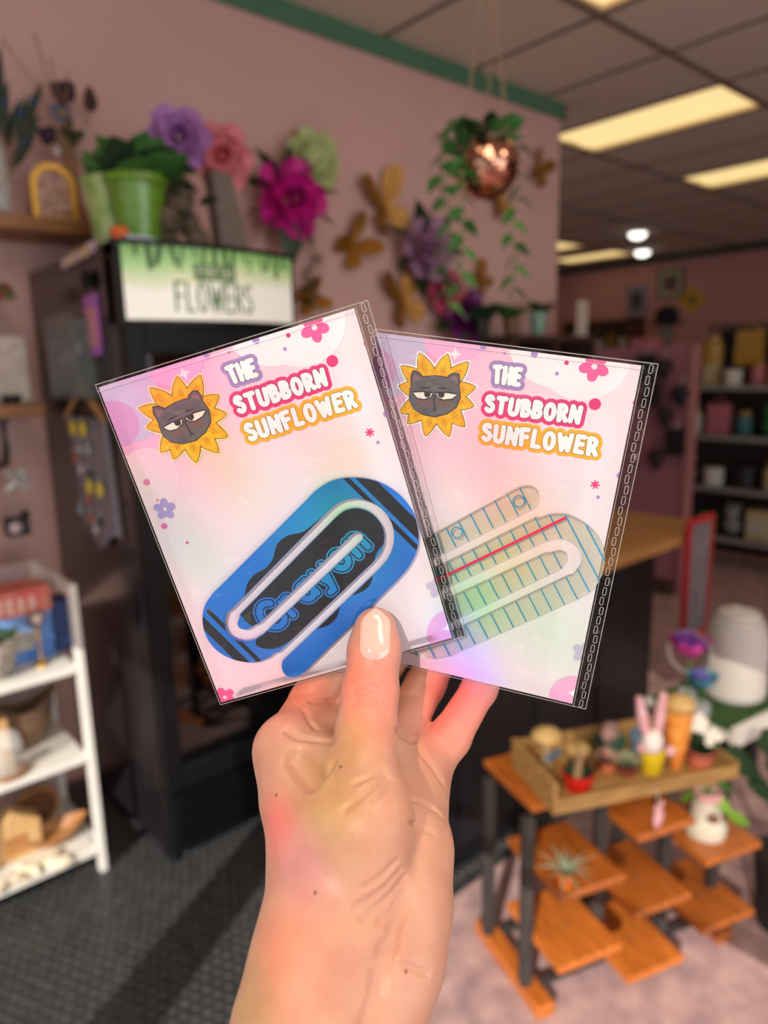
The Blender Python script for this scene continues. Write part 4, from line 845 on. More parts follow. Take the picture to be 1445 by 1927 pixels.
t = thing('acrylic_holder', 'smoky clear holder of small charms fixed to the cooler side', 'display holder', (sx-.002, p.y, p.z)); GLS = M('smoky_acrylic', srgb(120, 130, 130), .1, alpha=.35); b = MB(); b.box(-.06, -.056, -.12, .12, -.16, .08); b.box(-.056, 0, -.12, -.116, -.16, .06); b.box(-.056, 0, .116, .12, -.16, .06); b.box(-.06, 0, -.12, .12, -.164, -.16); b.build('tray', GLS, t)
for k in range(6):
    b = MB(); b.ball((-.03, -.07+.035*k*.8, -.02+.05*math.sin(k*2)), .022, 10, (.4, 1, 1)); b.build('charm', M('charm_'+str(k % 3), srgb(*((190, 190, 180), (150, 130, 90), (160, 170, 175))[k % 3]), .3, metal=.3), t, smooth=True)
# earring banner with wooden hanger
pt, pl, pr_, pbm = side(160, 722), side(133, 770), side(190, 768), side(225, 965)
t = thing('earring_banner', 'grey felt banner pinned with earrings on a wooden hanger against the cooler', 'earring display', (sx-.006, pt.y, pt.z)); ww = .16; hz = .105
b = MB(); b.tube([(-.006, 0, 0), (-.006, ww, -hz)], .011, 6); b.tube([(-.006, 0, 0), (-.006, -ww, -hz)], .011, 6); b.build('wooden_hanger', M('hanger_wood', srgb(170, 128, 84), .6, var=.15), t)
b = MB(); V = []
for j in range(9):
    for i in range(7):
        u = -1+2*i/6; v = j/8; V.append((-.008-.006*math.sin(u*3+v*2), u*(ww+.01)-.03*v, -hz+.005-.38*v-(.035*math.cos(u*PI*1.2) if j == 8 else 0)))
b.add(V, [(j*7+i, j*7+i+1, (j+1)*7+i+1, (j+1)*7+i) for j in range(8) for i in range(6)]); o = b.build('felt_sheet', M('felt', srgb(128, 122, 130), .95, var=.08, bump=.3), t, smooth=True, fix=False)
sd = o.modifiers.new('thick', 'SOLIDIFY'); sd.thickness = .004
EC = {'y': srgb(222, 206, 60), 's': srgb(190, 196, 200), 'o': srgb(190, 100, 50), 'w': srgb(215, 205, 210), 'c': srgb(150, 190, 205), 'k': srgb(60, 60, 66)}
for k, (u, v, c_) in enumerate(((.5, .08, 'y'), (-.05, .08, 'y'), (.25, .25, 's'), (-.2, .24, 's'), (.6, .33, 'o'), (.35, .42, 'w'), (-.1, .45, 'k'), (.0, .55, 'y'), (-.55, .55, 'y'), (.1, .66, 'o'), (.7, .78, 'c'), (.15, .82, 'o'), (-.35, .82, 'k'), (-.05, .9, 'w'))):
    q = thing('earring', {'y': 'round yellow smiley', 's': 'silver wire', 'o': 'small orange', 'w': 'white drop', 'c': 'pale blue disc', 'k': 'black loop'}[c_]+' earring in the '+('top' if v < .15 else 'second' if v < .5 else 'third' if v < .7 else 'bottom')+' row of the grey felt banner', 'earring', (sx-.026, pt.y+u*ww-.03*v, pt.z-hz-.38*v), 0, 'earrings on the felt banner')
    b = MB(); b.ball((0, 0, 0), .026 if c_ == 'y' else .016, 10, (.25, 1, 1)); b.build('pendant', M('earring_'+c_, EC[c_], .35), q, smooth=True); b = MB(); b.torus((0, 0, .026), .007, .0015, 'x', 10, 4); b.build('ear_wire', M('silver', (.7, .7, .7), .25, metal=1), q)
# ================================================================== ON TOP OF THE COOLER
TZ = FZ+.001
def top(px, y): # x on the cooler top for a pixel column
    return ony(px, 430, y).x
POTG = M('lime_pot_glaze', srgb(104, 150, 44), .3, var=.1, coat=.4)
y = 2.12; x = top(262, y); s_ = .001
t = thing('lime_bucket_planter', 'lime green ceramic bucket planter on top of the flower cooler', 'planter', (x, y, TZ)); b = MB(); b.lathe([(.055, 0), (.085, .17), (.094, .175), (.094, .195), (.086, .2), (.08, .19), (.06, .05)], 22); b.build('pot', POTG, t, smooth=True)
t = thing('kalanchoe_plant', 'bushy dark green foliage growing out of the lime green bucket planter', 'plant', (x, y, TZ+.17))
b = MB(); b.ball((0, 0, 0), .07, 10, (1, 1, .4)); b.build('soil', M('soil', srgb(52, 40, 30), .95, var=.2), t)
for k in range(34):
    a = k*2.4; e_ = .25+.6*((k*7) % 10)/10; d = Vector((math.cos(a)+.45, math.sin(a)*.8, e_)); put_leaf(t, d*.05, d, random.uniform(.09, .15), 'g' if k % 3 else 'd', True)
y = 2.2; x = top(212, y)
t = thing('lime_jug_planter', 'light green glazed jug with white splash on the cooler beside the bucket', 'planter', (x, y, TZ)); b = MB(); b.lathe([(.045, 0), (.05, .02), (.062, .12), (.08, .2), (.072, .2), (.05, .06)], 18, wob=.03); b.build('body', M('jug_glaze', srgb(120, 160, 62), .3, c2=srgb(190, 206, 150), scale=18), t, smooth=True)
for k in range(7): a = k*.9; put_leaf(t, (.03*math.cos(a), .03*math.sin(a), .18), (math.cos(a)*.5, math.sin(a)*.5, 1), .1, 'g', True)
def fl(px, py, y): return ony(px, py, y)
VIO, VIO2 = M('petal_lilac', srgb(176, 120, 186), .6, var=.12), M('petal_violet', srgb(146, 86, 160), .6, var=.12); ROS = M('petal_rose', srgb(232, 140, 150), .6, var=.1); ROS2 = M('petal_rose_deep', srgb(214, 108, 122), .6, var=.1)
MAG, MAG2 = M('petal_magenta', srgb(214, 24, 148), .55, var=.1), M('petal_magenta_deep', srgb(176, 10, 116), .55, var=.1); LIM = M('petal_lime', srgb(190, 204, 140), .6, var=.1); MAU = M('petal_mauve', srgb(168, 122, 156), .6, var=.12); DPU = M('petal_deep_purple', srgb(112, 20, 110), .55, var=.15); CRE = M('stamen_cream', srgb(232, 220, 190), .7)
paper_flower('paper_flower', 'large lilac paper flower with cream centre above the cooler', fl(338, 268, 2.2), (-.5, -1, .15), .105, (VIO, VIO, VIO2), (6, 6, 4), CRE, 'big paper flowers')
paper_flower('paper_flower', 'large rose pink crepe paper flower above the cooler', fl(412, 296, 2.35), (-.3, -1, -.1), .12, (ROS, ROS, ROS2), (6, 6, 5), M('stamen_rose', srgb(220, 130, 140), .7), 'big paper flowers')
p = fl(440, 455, 2.3)
t = thing('slanted_stand', 'slanted grey felt display stand on top of the cooler', 'display stand', (p.x, 2.3, TZ)); b = MB(); b.prism([(-.06, 0), (.06, 0), (-.01, .3), (-.085, .3)], 'y', -.03, .03); b.build('panel', M('stand_grey', srgb(128, 116, 110), .9, var=.08), t, bevel=.004); b = MB(); b.box(-.05, .05, .03, .1, 0, .012); b.build('foot', M('stand_grey', srgb(128, 116, 110), .9), t)
p = fl(345, 440, 2.08)
t = thing('moss_log', 'rough brown driftwood lump with moss beside the lime bucket', 'driftwood', (p.x, 2.08, TZ))
for k in range(7): b = MB(); a = k*.9; b.ball((.05*math.cos(a), .03*math.sin(a), .035+.05*(k % 3)), .04, 8, (1, .8, 1)); b.build('chunk', M('driftwood', srgb(118, 96, 84), .95, c2=srgb(60, 60, 40), scale=14, bump=.6), t)
for k in range(8): a = k*2.4; put_leaf(t, (.06*math.cos(a), .04*math.sin(a), .14), (math.cos(a), math.sin(a), .3), .06, 'd')
p = fl(223, 428, 2.05); b = MB(); b.box(-.02, .02, -.015, .015, 0, .045); o = b.build('orange_box', M('orange_card', srgb(230, 100, 20), .5), None, (p.x, 2.05, TZ), bevel=.003); tag(o, 'small bright orange box at the corner of the cooler top', 'box')
b = MB(); b.box(-.045, .045, -.02, .02, 0, .012); b.box(-.04, .03, -.018, .018, .012, .018); o = b.build('glass_tray', M('pale_blue_glass', srgb(190, 205, 214), .15), None, (p.x+.035, 2.0, TZ), bevel=.003); tag(o, 'pale blue glass tray lying at the cooler top edge', 'tray')
# ================================================================== WALL SHELVES AT THE LEFT
OAK = M('oak_shelf', srgb(160, 110, 62), .5, c2=srgb(120, 78, 40), scale=6, stretch=(1, 14, 14))
def wall_shelf(label, x0, x1, z0, z1, y0=2.5):
    t = thing('wall_shelf', label, 'shelf', (x0, y0, z0)); b = MB(); b.box(0, x1-x0, 0, WY-y0, 0, z1-z0); b.build('board', OAK, t, bevel=.004)
    return t
ws = wall_shelf('upper oak wall shelf above the cooler side', .1, .975, 1.995, 2.04)
wl = wall_shelf('lower oak wall shelf over the white shelf unit', .0, .725, 1.42, 1.462)
IRON = M('black_iron', (.012, .012, .013), .5)
for sh, xs in ((wl, (.16, .60)), (ws, (.2,))):
    for x in xs:
        b = MB(); b.box(x-.015, x+.015, .235, .25, -.19, 0); b.box(x-.015, x+.015, .01, .25, -.012, 0)
        for k in range(9):
            a0, a1 = R(90*k/8), R(90*(k+1)/8); pass
        b.tube([(x, .24, -.18), (x, .18, -.17), (x, .06, -.15), (x, .03, -.1), (x, .03, -.01)], .011, 6); b.build('bracket', IRON, sh)
z1 = 2.041
# arched photo frame
p = ony(105, 405, 2.6)
t = thing('photo_frame', 'small arched gold photo frame on the upper wall shelf', 'picture frame', (p.x, 2.6, z1), R(-8)); GOLD = M('gold', srgb(206, 158, 62), .35, metal=.6, var=.1)
def archp(w, h, n=12): return [(-w, 0)]+[(w, 0)]+[(w*math.cos(PI*k/n), h-w+w*math.sin(PI*k/n)) for k in range(n+1)]
b = MB(); n = 12; o1, i1 = archp(.068, .185), archp(.05, .165); i1 = [(x_, max(z_, .018)) for x_, z_ in i1]
V = [(x_, -.012, z_) for x_, z_ in o1]+[(x_, -.012, z_) for x_, z_ in i1]+[(x_, .012, z_) for x_, z_ in o1]+[(x_, .012, z_) for x_, z_ in i1]; N = len(o1)
b.add(V, [f for i in range(N) for j in [(i+1) % N] for f in ((i, j, N+j, N+i), (2*N+i, 3*N+i, 3*N+j, 2*N+j), (i, 2*N+i, 2*N+j, j), (N+i, N+j, 3*N+j, 3*N+i))]); b.build('frame', GOLD, t)
b = MB(); b.prism([(x_, z_) for x_, z_ in i1], 'y', .0, .01); b.build('photo', M('photo_print', srgb(226, 190, 170), .4, c2=srgb(120, 60, 54), scale=45), t)
# bud vase with dried stems
p = ony(143, 400, 2.62); vx, vy = p.x, 2.62
t = thing('bud_vase', 'slim tan wooden bud vase holding dried stems on the upper shelf', 'vase', (vx, vy, z1)); b = MB(); b.lathe([(.036, 0), (.042, .02), (.036, .05), (.021, .08), (.019, .2), (.023, .21), (.017, .21), (.015, .08)], 16); b.build('body', M('vase_wood', srgb(150, 104, 70), .5, var=.15, scale=20), t, smooth=True)
t = thing('dried_flower_bunch', 'dried stems with dark plum blooms and one blue flower in the bud vase', 'flowers', (vx, vy, z1+.2))
def stem(t, pts, mat, r=.0028): b = MB(); b.tube(pts, r, 5); return b.build('stem', mat, t)
STW = M('straw_stem', srgb(150, 118, 80), .8); PLU = M('plum_bloom', srgb(62, 34, 58), .8, var=.2); BLF = M('blue_bloom', srgb(96, 116, 160), .7, var=.15); POD = M('seed_pod', srgb(74, 50, 44), .8, var=.2)
def rel(px, py): q = ony(px, py, vy); return Vector((q.x-vx, 0, q.z-z1-.2))
for (px, py, kind) in ((120, 178, 'plum'), (115, 215, 'blue'), (170, 192, 'pod'), (90, 258, 'plum2'), (5, 75, 'curl'), (95, 115, 'curl'), (128, 140, 'curl'), (66, 66, 'curl'), (160, 250, 'white'), (108, 285, 'white'), (130, 240, 'leafy'), (140, 255, 'leafy')):
    e_ = rel(px, py); mid = e_*.55+Vector((random.uniform(-.02, .02), random.uniform(-.03, .03), .02)); stem(t, [(0, 0, 0), tuple(mid), tuple(e_)], STW)
    if kind in ('plum', 'plum2', 'blue'):
        pm = petal_mesh('petal', {'plum': PLU, 'plum2': PLU, 'blue': BLF}[kind], cup=.5); s_ = {'plum': .042, 'plum2': .032, 'blue': .034}[kind]; B = frame_to((-.3, -1, .2))
        for i in range(7): inst(pm, 'petal', t, mat4=Matrix.Translation(e_) @ B @ Matrix.Rotation(i*2*PI/7, 4, 'Z') @ Matrix.Scale(s_*(.9+.2*(i % 2)), 4))
        if kind == 'blue': b = MB(); b.ball(tuple(e_+Vector((0, -.012, 0))), .009, 8); b.build('bloom_centre', M('bloom_gold', srgb(190, 150, 60), .7), t)
    elif kind == 'pod': b = MB(); b.ball(tuple(e_), .024, 10, (1, 1, 1.3)); b.lathe([(.018, .025), (.004, .05)], 8, e_); b.build('seed_pod', POD, t)
    elif kind == 'white': b = MB(); b.ball(tuple(e_), .015, 8, (.7, .7, 1.3)); b.build('white_bud', M('white_bud', srgb(205, 196, 190), .6), t)
    elif kind == 'curl': b = MB(); b.ball(tuple(e_), .006, 6); b.build('bud', STW, t)
    else:
        for k in range(5): put_leaf(t, e_*(.5+.1*k), (random.uniform(-1, 1), -.3, .6), .05, 'd')
# glass vase with peacock feathers
p = ony(-12, 395, 2.6); px_, py_ = p.x, 2.6
t = thing('glass_vase', 'clear glass vase with peacock feathers at the end of the upper shelf', 'vase', (px_, py_, z1)); b = MB(); b.lathe([(.045, 0), (.055, .02), (.06, .1), (.05, .2), (.04, .24), (.037, .24), (.047, .2), (.056, .1), (.05, .02), (.0, .01)], 20, cap=False); b.build('body', M('clear_glass', (.85, .9, .88), .05, alpha=.3), t, smooth=True)
t = thing('peacock_feathers', 'bunch of dark green peacock feathers standing in the glass vase', 'feathers', (px_, py_, z1+.02))
FEA = M('feather_barbs', srgb(44, 58, 38), .7, var=.3, scale=40); FEE = M('feather_eye', srgb(30, 60, 90), .4, metal=.3)
for (qx, qy, L) in ((66, 228, .17), (72, 168, .15), (-5, 110, .2), (30, 200, .14), (55, 245, .14), (45, 190, .13), (10, 165, .15), (60, 210, .12)):
    q = ony(qx, qy, py_+random.uniform(-.05, .05)); e_ = Vector((q.x-px_, q.y-py_, q.z-z1-.02)); d = e_.normalized(); stem(t, [(0, 0, 0), tuple(e_*.6), tuple(e_)], STW, .002)
    fmsh = leaf_mesh('feather_vane', FEA, W=.2, fold=.05); y_ = Vector((0, 1, 0)).cross(d).normalized(); z_ = d.cross(y_); m4 = Matrix((d, y_, z_)).transposed().to_4x4()
    inst(fmsh, 'feather_vane', t, mat4=Matrix.Translation(e_-d*L) @ m4 @ Matrix.Scale(L*1.15, 4)); b = MB(); b.ball((0, 0, 0), .014, 10, (1, .4, 1)); b.build('feather_eye', FEE, t, tuple(e_-d*L*.28+Vector((0, -.008, 0))))
# lower shelf things
p = ony(20, 750, 2.58); z2 = 1.463
t = thing('white_canister', 'tall white box with pale floral print on the lower wall shelf', 'box', (p.x-.02, 2.6, z2)); b = MB(); b.box(-.12, .085, -.03, .03, 0, .215); b.build('box', M('white_print_box', srgb(214, 210, 200), .5, c2=srgb(190, 176, 168), scale=14), t, bevel=.008); b = MB(); b.box(-.1, .06, -.0315, -.03, .13, .19); b.build('floral_print', M('floral_print', srgb(220, 214, 205), .5, c2=srgb(180, 150, 140), scale=40), t)
p = ony(22, 748, 2.53); t = thing('black_dish', 'low black oval dish in front of the white box on the lower shelf', 'dish', (p.x, 2.532, z2)); b = MB(); b.lathe([(.02, 0), (.028, .015), (.031, .028), (.027, .028), (.02, .012), (0, .01)], 18, cap=False); b.build('dish', IRON, t, smooth=True)
for (qx, qy, label, kind) in ((32, 905, 'clear crystal cluster pendant hanging below the lower wall shelf', 'crystal'), (32, 990, 'black cube charm with white face hanging below the crystal pendant', 'cube')):
    q = ony(qx, qy, 2.56); t = thing('hanging_charm', label, 'charm', (q.x, 2.56, q.z)); b = MB(); b.tube([(0, 0, .03), (0, 0, 1.42-q.z)], .0012, 4); b.build('thread', M('thread', srgb(190, 180, 175), .6), t)
    if kind == 'crystal':
        for k in range(9): b = MB(); a = k*2.4; d = Vector((math.cos(a), math.sin(a)*.6, math.sin(k))).normalized(); b.tube([(0, 0, 0), tuple(d*.04), tuple(d*.06)], [.014, .014, .001], 6); b.build('crystal_point', M('crystal', srgb(200, 196, 196), .08, alpha=.6), t)
    else:
        b = MB(); b.box(-.035, .035, -.03, .03, -.03, .03); b.build('cube', IRON, t, bevel=.004); b = MB(); b.ball((-.012, -.032, 0), .02, 10, (1, .3, 1)); b.build('face', M('charm_white', srgb(206, 186, 196), .4), t, smooth=True); b = MB(); b.ball((.03, 0, .035), .016, 8); b.build('bead', IRON, t)
p = ony(3, 545, 2.62); t = thing('hanging_plant_sprig', 'small sprig of pink and green leaves hanging under the upper shelf', 'plant', (p.x, 2.6, p.z)); b = MB(); b.tube([(0, 0, 0), (0, 0, 1.995-p.z)], .0015, 4); b.build('thread', M('thread', srgb(190, 180, 175), .6), t)
RDL = M('red_leaf', srgb(168, 60, 76), .6, var=.15); rl_ = leaf_mesh('leaf', RDL)
for k in range(8): a = k*2.4; m4 = Matrix.Translation((0, 0, .02)) @ Matrix.Rotation(a, 4, 'Z') @ Matrix.Rotation(.9, 4, 'Y') @ Matrix.Scale(.07, 4); inst(rl_ if k % 2 else LM['g'], 'leaf', t, mat4=m4)
# ================================================================== WHITE SHELF UNIT
UX1, UY0, UY1, UZ = .64, 2.11, 2.50, .945; UX0 = -.35
WPT = M('white_shelf_paint', srgb(226, 222, 214), .4, var=.03, scale=8); t = thing('shelf_unit', 'white painted open shelf unit on the black mat beside the cooler', 'shelf unit', (UX0, UY0, .0065)); w_ = UX1-UX0; d_ = UY1-UY0
for x in (0, w_-.022):
    b = MB(); b.box(x, x+.022, 0, .03, 0, UZ); b.box(x, x+.022, d_-.03, d_, 0, UZ); b.box(x+.004, x+.018, .03, d_-.03, UZ-.04, UZ); b.box(x+.004, x+.018, .03, d_-.03, .05, .09); b.build('side_frame', WPT, t, bevel=.002)
for z in (.068, .385, .675): b = MB(); b.box(.022, w_-.022, .002, d_-.004, z, z+.022); b.build('shelf_board', WPT, t, bevel=.002)
b = MB(); b.box(.022, w_-.022, d_-.008, d_-.004, .05, UZ); b.build('back_panel', M('shelf_back', srgb(176, 150, 150), .6, var=.05), t)
zz = [.0065+z+.0225 for z in (.068, .385, .675)]
# top tier: box set, sun ornament, basket
p = ony(70, 1235, 2.22); t = thing('keepsake_box', 'tall blue box with red patterned lid on the top tier of the white unit', 'box', (p.x-.03, 2.3, zz[2])); b = MB(); b.box(-.09, .09, -.06, .06, 0, .15); b.build('box_body', M('box_blue', srgb(60, 112, 196), .5, c2=srgb(120, 160, 214), scale=9), t, bevel=.003); b = MB(); b.box(-.093, .093, -.063, .063, .15, .225); b.build('lid', M('box_red', srgb(206, 64, 58), .5, c2=srgb(220, 150, 130), scale=16), t, bevel=.003)
for k in range(4): b = MB(); b.box(-.06+.03*k, -.045+.03*k, -.0645, -.063, .16, .205); b.build('stripe', M('box_stripe', srgb(230, 190, 180), .5), t)
for k in range(3): b = MB(); b.box(-.05+.012*k, .05-.01*k, -.0615, -.06, .085-.02*k, .095-.02*k); b.build('print_line', M('box_print', srgb(214, 196, 120), .5), t)
b = MB(); b.box(0, .06, -.05, .05, 0, .16); o = b.build('blue_book', M('book_blue', srgb(40, 66, 120), .5), None, (p.x+.068, 2.31, zz[2]), bevel=.003); tag(o, 'dark blue slim box standing beside the blue keepsake box', 'box')
q = ony(66, 1162, 2.2); t = thing('sun_ornament', 'bronze spiky sun ornament in front of the blue keepsake box', 'ornament', (q.x, 2.19, zz[2])); b = MB(); b.lathe([(.02, 0), (.02, .006), (.004, .01), (.004, q.z-zz[2])], 10); b.build('stand', GOLD, t)
hz_ = q.z-zz[2]; BRZ = M('bronze', srgb(120, 76, 40), .35, metal=.7)
for k in range(10): a = k*PI/5; b = MB(); b.tube([(.012*math.cos(a), 0, hz_+.012*math.sin(a)), (.033*math.cos(a), 0, hz_+.033*math.sin(a))], [.006, .001], 5); b.build('ray', BRZ, t)
b = MB(); b.ball((0, -.006, hz_), .016, 12); b.build('glass_centre', M('pearl', srgb(220, 200, 190), .1), t, smooth=True)
q = ony(8, 1255, 2.18); t = thing('white_bowl_basket', 'round white wicker basket with leaves on the top tier of the white unit', 'basket', (q.x-.035, 2.19, zz[2])); b = MB(); b.lathe([(.03, 0), (.06, .03), (.08, .09), (.085, .12), (.078, .12), (.055, .04)], 18); b.build('basket', M('wicker_white', srgb(206, 200, 186), .7, c2=srgb(150, 140, 120), scale=60, bump=.6), t)
for k in range(6): a = k*1.1; put_leaf(t, (.02*math.cos(a), .02*math.sin(a), .1), (math.cos(a), math.sin(a), .6), .08, 'd')
# middle tier
q = ony(52, 1420, 2.3); t = thing('rattan_basket', 'dark tan boat shaped rattan basket on the middle tier', 'basket', (q.x+.0, 2.3, zz[1])); RAT = M('rattan', srgb(134, 106, 80), .7, c2=srgb(80, 58, 40), scale=50, bump=.6)
b = MB(); V = []
for j, (s_, z_) in enumerate(((.45, 0), (.8, .05), (1, .13), (.95, .13), (.7, .05))):
    for k in range(18): a = 2*PI*k/18; V.append((.1*s_*math.cos(a), .05*s_*math.sin(a), z_+(.05*math.cos(a)**2 if j in (2, 3) else 0)))
b.add(V, [(j*18+k, j*18+(k+1) % 18, (j+1)*18+(k+1) % 18, (j+1)*18+k) for j in range(4) for k in range(18)]+[tuple(range(17, -1, -1)), tuple(range(72, 90))]); b.build('basket_body', RAT, t, smooth=True)
b = MB(); b.tube([(-.1*math.cos(PI*k/10), 0, .16+.07*math.sin(PI*k/10)) for k in range(11)], .006, 6); b.build('handle', RAT, t, smooth=True)
q = ony(5, 1425, 2.2); b = MB(); b.box(-.05, .03, -.02, .02, 0, .14); b.box(-.05, .03, -.022, -.02, .04, .05); o = b.build('kraft_box', M('kraft', srgb(206, 160, 100), .7, var=.1), None, (q.x-.0, 2.25, zz[1]), bevel=.003); tag(o, 'kraft cardboard box on the middle tier beside the rattan basket', 'box')
q = ony(28, 1490, 2.14); t = thing('glass_cloche', 'clear glass dome cloche on a wooden base on the middle tier', 'cloche', (q.x-.005, 2.165, zz[1])); b = MB(); b.lathe([(.052, 0), (.055, .006), (.052, .014)], 18); b.build('base', OAK, t); b = MB(); b.lathe([(.046, .015), (.046, .09), (.04, .118), (.022, .138), (.0, .143)], 20, cap=False); b.build('dome', M('dome_glass', (.9, .93, .95), .04, alpha=.28, coat=1), t, smooth=True)
b = MB(); b.box(-.02, .02, -.015, .015, .015, .07); b.build('burlap_bag', M('burlap', srgb(178, 146, 96), .9, var=.2, bump=.5), t, bevel=.004)
# bottom tier
q = ony(110, 1590, 2.2); t = thing('wooden_bowl', 'leaf shaped carved wooden bowl on the bottom tier', 'bowl', (q.x, 2.23, zz[0])); b = MB(); V = []
for j, (s_, z_) in enumerate(((.4, 0), (.8, .02), (1, .045), (.92, .045), (.5, .02))):
    for k in range(20): a = 2*PI*k/20; V.append((.085*s_*math.cos(a)*(1.25 if math.cos(a) > 0 else 1), .06*s_*math.sin(a)*(1-.45*max(0, math.cos(a))), z_+.02*max(0, math.cos(a))*(z_/.045)))
b.add(V, [(j*20+k, j*20+(k+1) % 20, (j+1)*20+(k+1) % 20, (j+1)*20+k) for j in range(4) for k in range(20)]+[tuple(range(19, -1, -1)), tuple(range(80, 100))]); b.build('bowl', M('carved_wood', srgb(196, 140, 84), .45, c2=srgb(150, 98, 54), scale=9), t, smooth=True)
q = ony(15, 1530, 2.2); t = thing('wood_sign_block', 'pale wooden house shaped block on the bottom tier', 'ornament', (q.x+.015, 2.25, zz[0])); b = MB(); b.prism([(-.075, 0), (.075, 0), (.075, .11), (0, .16), (-.075, .11)], 'y', -.03, .03); b.build('block', M('pale_wood', srgb(214, 176, 120), .6, c2=srgb(186, 142, 90), scale=8, stretch=(8, 1, 1)), t, bevel=.004); b = MB(); b.box(-.03, .03, -.032, -.03, .02, .08); b.build('door', M('carved_wood', srgb(196, 140, 84), .45), t)
q = ony(83, 1560, 2.3); t = thing('round_wood_plaque', 'dark round wooden plaque leaning at the back of the bottom tier', 'plaque', (q.x, 2.36, zz[0]+.072)); b = MB(); n = 20; b.add([(.07*math.cos(2*PI*k/n), y_, .07*math.sin(2*PI*k/n)) for y_ in (-.008, .008) for k in range(n)], [tuple(range(n)), tuple(range(2*n-1, n-1, -1))]+[(k, (k+1) % n, n+(k+1) % n, n+k) for k in range(n)]); b.build('disc', M('dark_wood', srgb(104, 64, 36), .5, var=.15, scale=12), t); b = MB(); b.torus((0, -.008, 0), .064, .006, 'y', 20, 6); b.build('rim', M('carved_wood', srgb(196, 140, 84), .45), t)
SHL = M('seashell', srgb(230, 216, 190), .4, var=.1, scale=40)
for k, (qx, qy, s_) in enumerate(((20, 1660, .05), (62, 1625, .045), (95, 1648, .05), (40, 1600, .035))):
    q = ony(qx, qy, 2.13+.02*k); t = thing('seashell', ('large white ribbed scallop shell by the front edge of the bottom tier', 'cream spiral shell next to the carved wooden bowl', 'flat white clam shell in front of the carved wooden bowl', 'small cream shell in front of the wooden house block')[k], 'seashell', (q.x, 2.135+.02*(k % 2), zz[0]), k*.9, 'shells on the bottom tier'); b = MB(); V = []
    for j in range(5):
        r_ = s_*(j/4); V += [(r_*math.cos(a_*PI/10-PI*.1)*1.0, r_*math.sin(a_*PI/10-PI*.1)-s_*.5, .002+s_*.35*math.sin(PI*min(1, .15+j/4*.8))*(1+.12*(a_ % 2))) for a_ in range(13)]
    V2 = [(x_, y_, z_*.25) for x_, y_, z_ in V]
    b.add(V, [(j*13+a_, j*13+a_+1, (j+1)*13+a_+1, (j+1)*13+a_) for j in range(4) for a_ in range(12)]); b.build('valve', SHL, t, smooth=True); b = MB(); b.add(V2, [(j*13+a_, j*13+a_+1, (j+1)*13+a_+1, (j+1)*13+a_) for j in range(4) for a_ in range(12)]); b.build('valve', SHL, t, smooth=True)
# ================================================================== ON THE PINK WALL
def wp(px, py, off=.03): return ony(px, py, WY-off)
LV = lambda n, s, ph=0: [(ph+2*PI*k/n, s*(1+.15*math.sin(k*2.1))) for k in range(n)]
paper_flower('paper_flower', 'lime green paper flower tucked behind the magenta flower on the wall', wp(582, 308, .05), (-.1, -1, .1), .14, (LIM, LIM), (7, 5), CRE, 'paper flowers on the wall')
paper_flower('paper_flower', 'magenta paper flower with dark leaves on the pink wall', wp(538, 380, .09), (-.15, -1, 0), .175, (MAG, MAG, MAG2), (5, 5, 4), CRE, 'paper flowers on the wall', LV(10, 1.0, .3))
paper_flower('paper_flower', 'mauve lilac paper flower with dark leaves beside the ivy planter', wp(795, 472, .08), (-.15, -1, 0), .165, (MAU, MAU, MAU), (6, 6, 5), M('stamen_lilac', srgb(190, 160, 190), .7), 'paper flowers on the wall', LV(7, 1.1, 1.8))
paper_flower('paper_flower', 'small raspberry pink paper flower above the deep purple one', wp(832, 548, .06), (-.15, -1, 0), .12, (M('petal_raspberry', srgb(196, 70, 110), .6, var=.1),)*2, (6, 5), CRE, 'paper flowers on the wall')
paper_flower('paper_flower', 'deep purple paper flower with silvery centre low on the wall', wp(868, 598, .08), (-.15, -1, .1), .15, (DPU, DPU), (6, 5), M('stamen_silver', srgb(170, 170, 180), .6), 'paper flowers on the wall', LV(6, 1.05, 2.4))
p = wp(575, 430, .04)
t = thing('leaf_garland', 'short trailing sprig of dark round leaves below the magenta flower', 'garland', p); pts = [(0, 0, 0), (.03, -.01, -.1), (.01, -.01, -.2), (.04, -.01, -.3)]; stem(t, pts, LEAFD, .003)
for k in range(12): u = k/11; put_leaf(t, (.02+.02*math.sin(u*6), -.012, -.02-.28*u), (random.choice((-1, 1)), -.2, -.2), .055, 'd', True)
GB = M('butterfly_gold', srgb(176, 124, 48), .4, metal=.5, c2=srgb(140, 92, 30), scale=60)
fw = [(0, .0), (.03, .3), (.14, .7), (.36, 1.0), (.68, 1.08), (.86, .9), (.78, .55), (.56, .24), (.3, .04)]; hw_ = [(0, 0), (.3, .02), (.58, -.04), (.68, -.28), (.54, -.58), (.32, -.7), (.15, -.5), (.03, -.2)]
def wing(poly, name):
    b = MB(); n = len(poly); cx_ = sum(p[0] for p in poly)/n; cy_ = sum(p[1] for p in poly)/n; V = []
    for z in (0, .02): V += [(x, y, z) for x, y in poly]
    inner = [(cx_+(x-cx_)*.72, cy_+(y-cy_)*.72) for x, y in poly]
    for z in (0, .02): V += [(x, y, z) for x, y in inner]
    Fc = []
    for i in range(n):
        j = (i+1) % n; Fc += [(i, j, 2*n+j, 2*n+i), (n+i, 3*n+i, 3*n+j, n+j), (i, n+i, n+j, j), (2*n+i, 2*n+j, 3*n+j, 3*n+i)]
    b.add(V, Fc)
    for k in range(3):   # filigree ribs
        q = inner[(k*2+2) % n]; b.tube([(poly[0][0], poly[0][1], .01), (q[0], q[1], .01)], .022, 4)
    b.add([(x, y, .008) for x, y in inner], [tuple(range(n))])
    return b.mesh(name, GB)
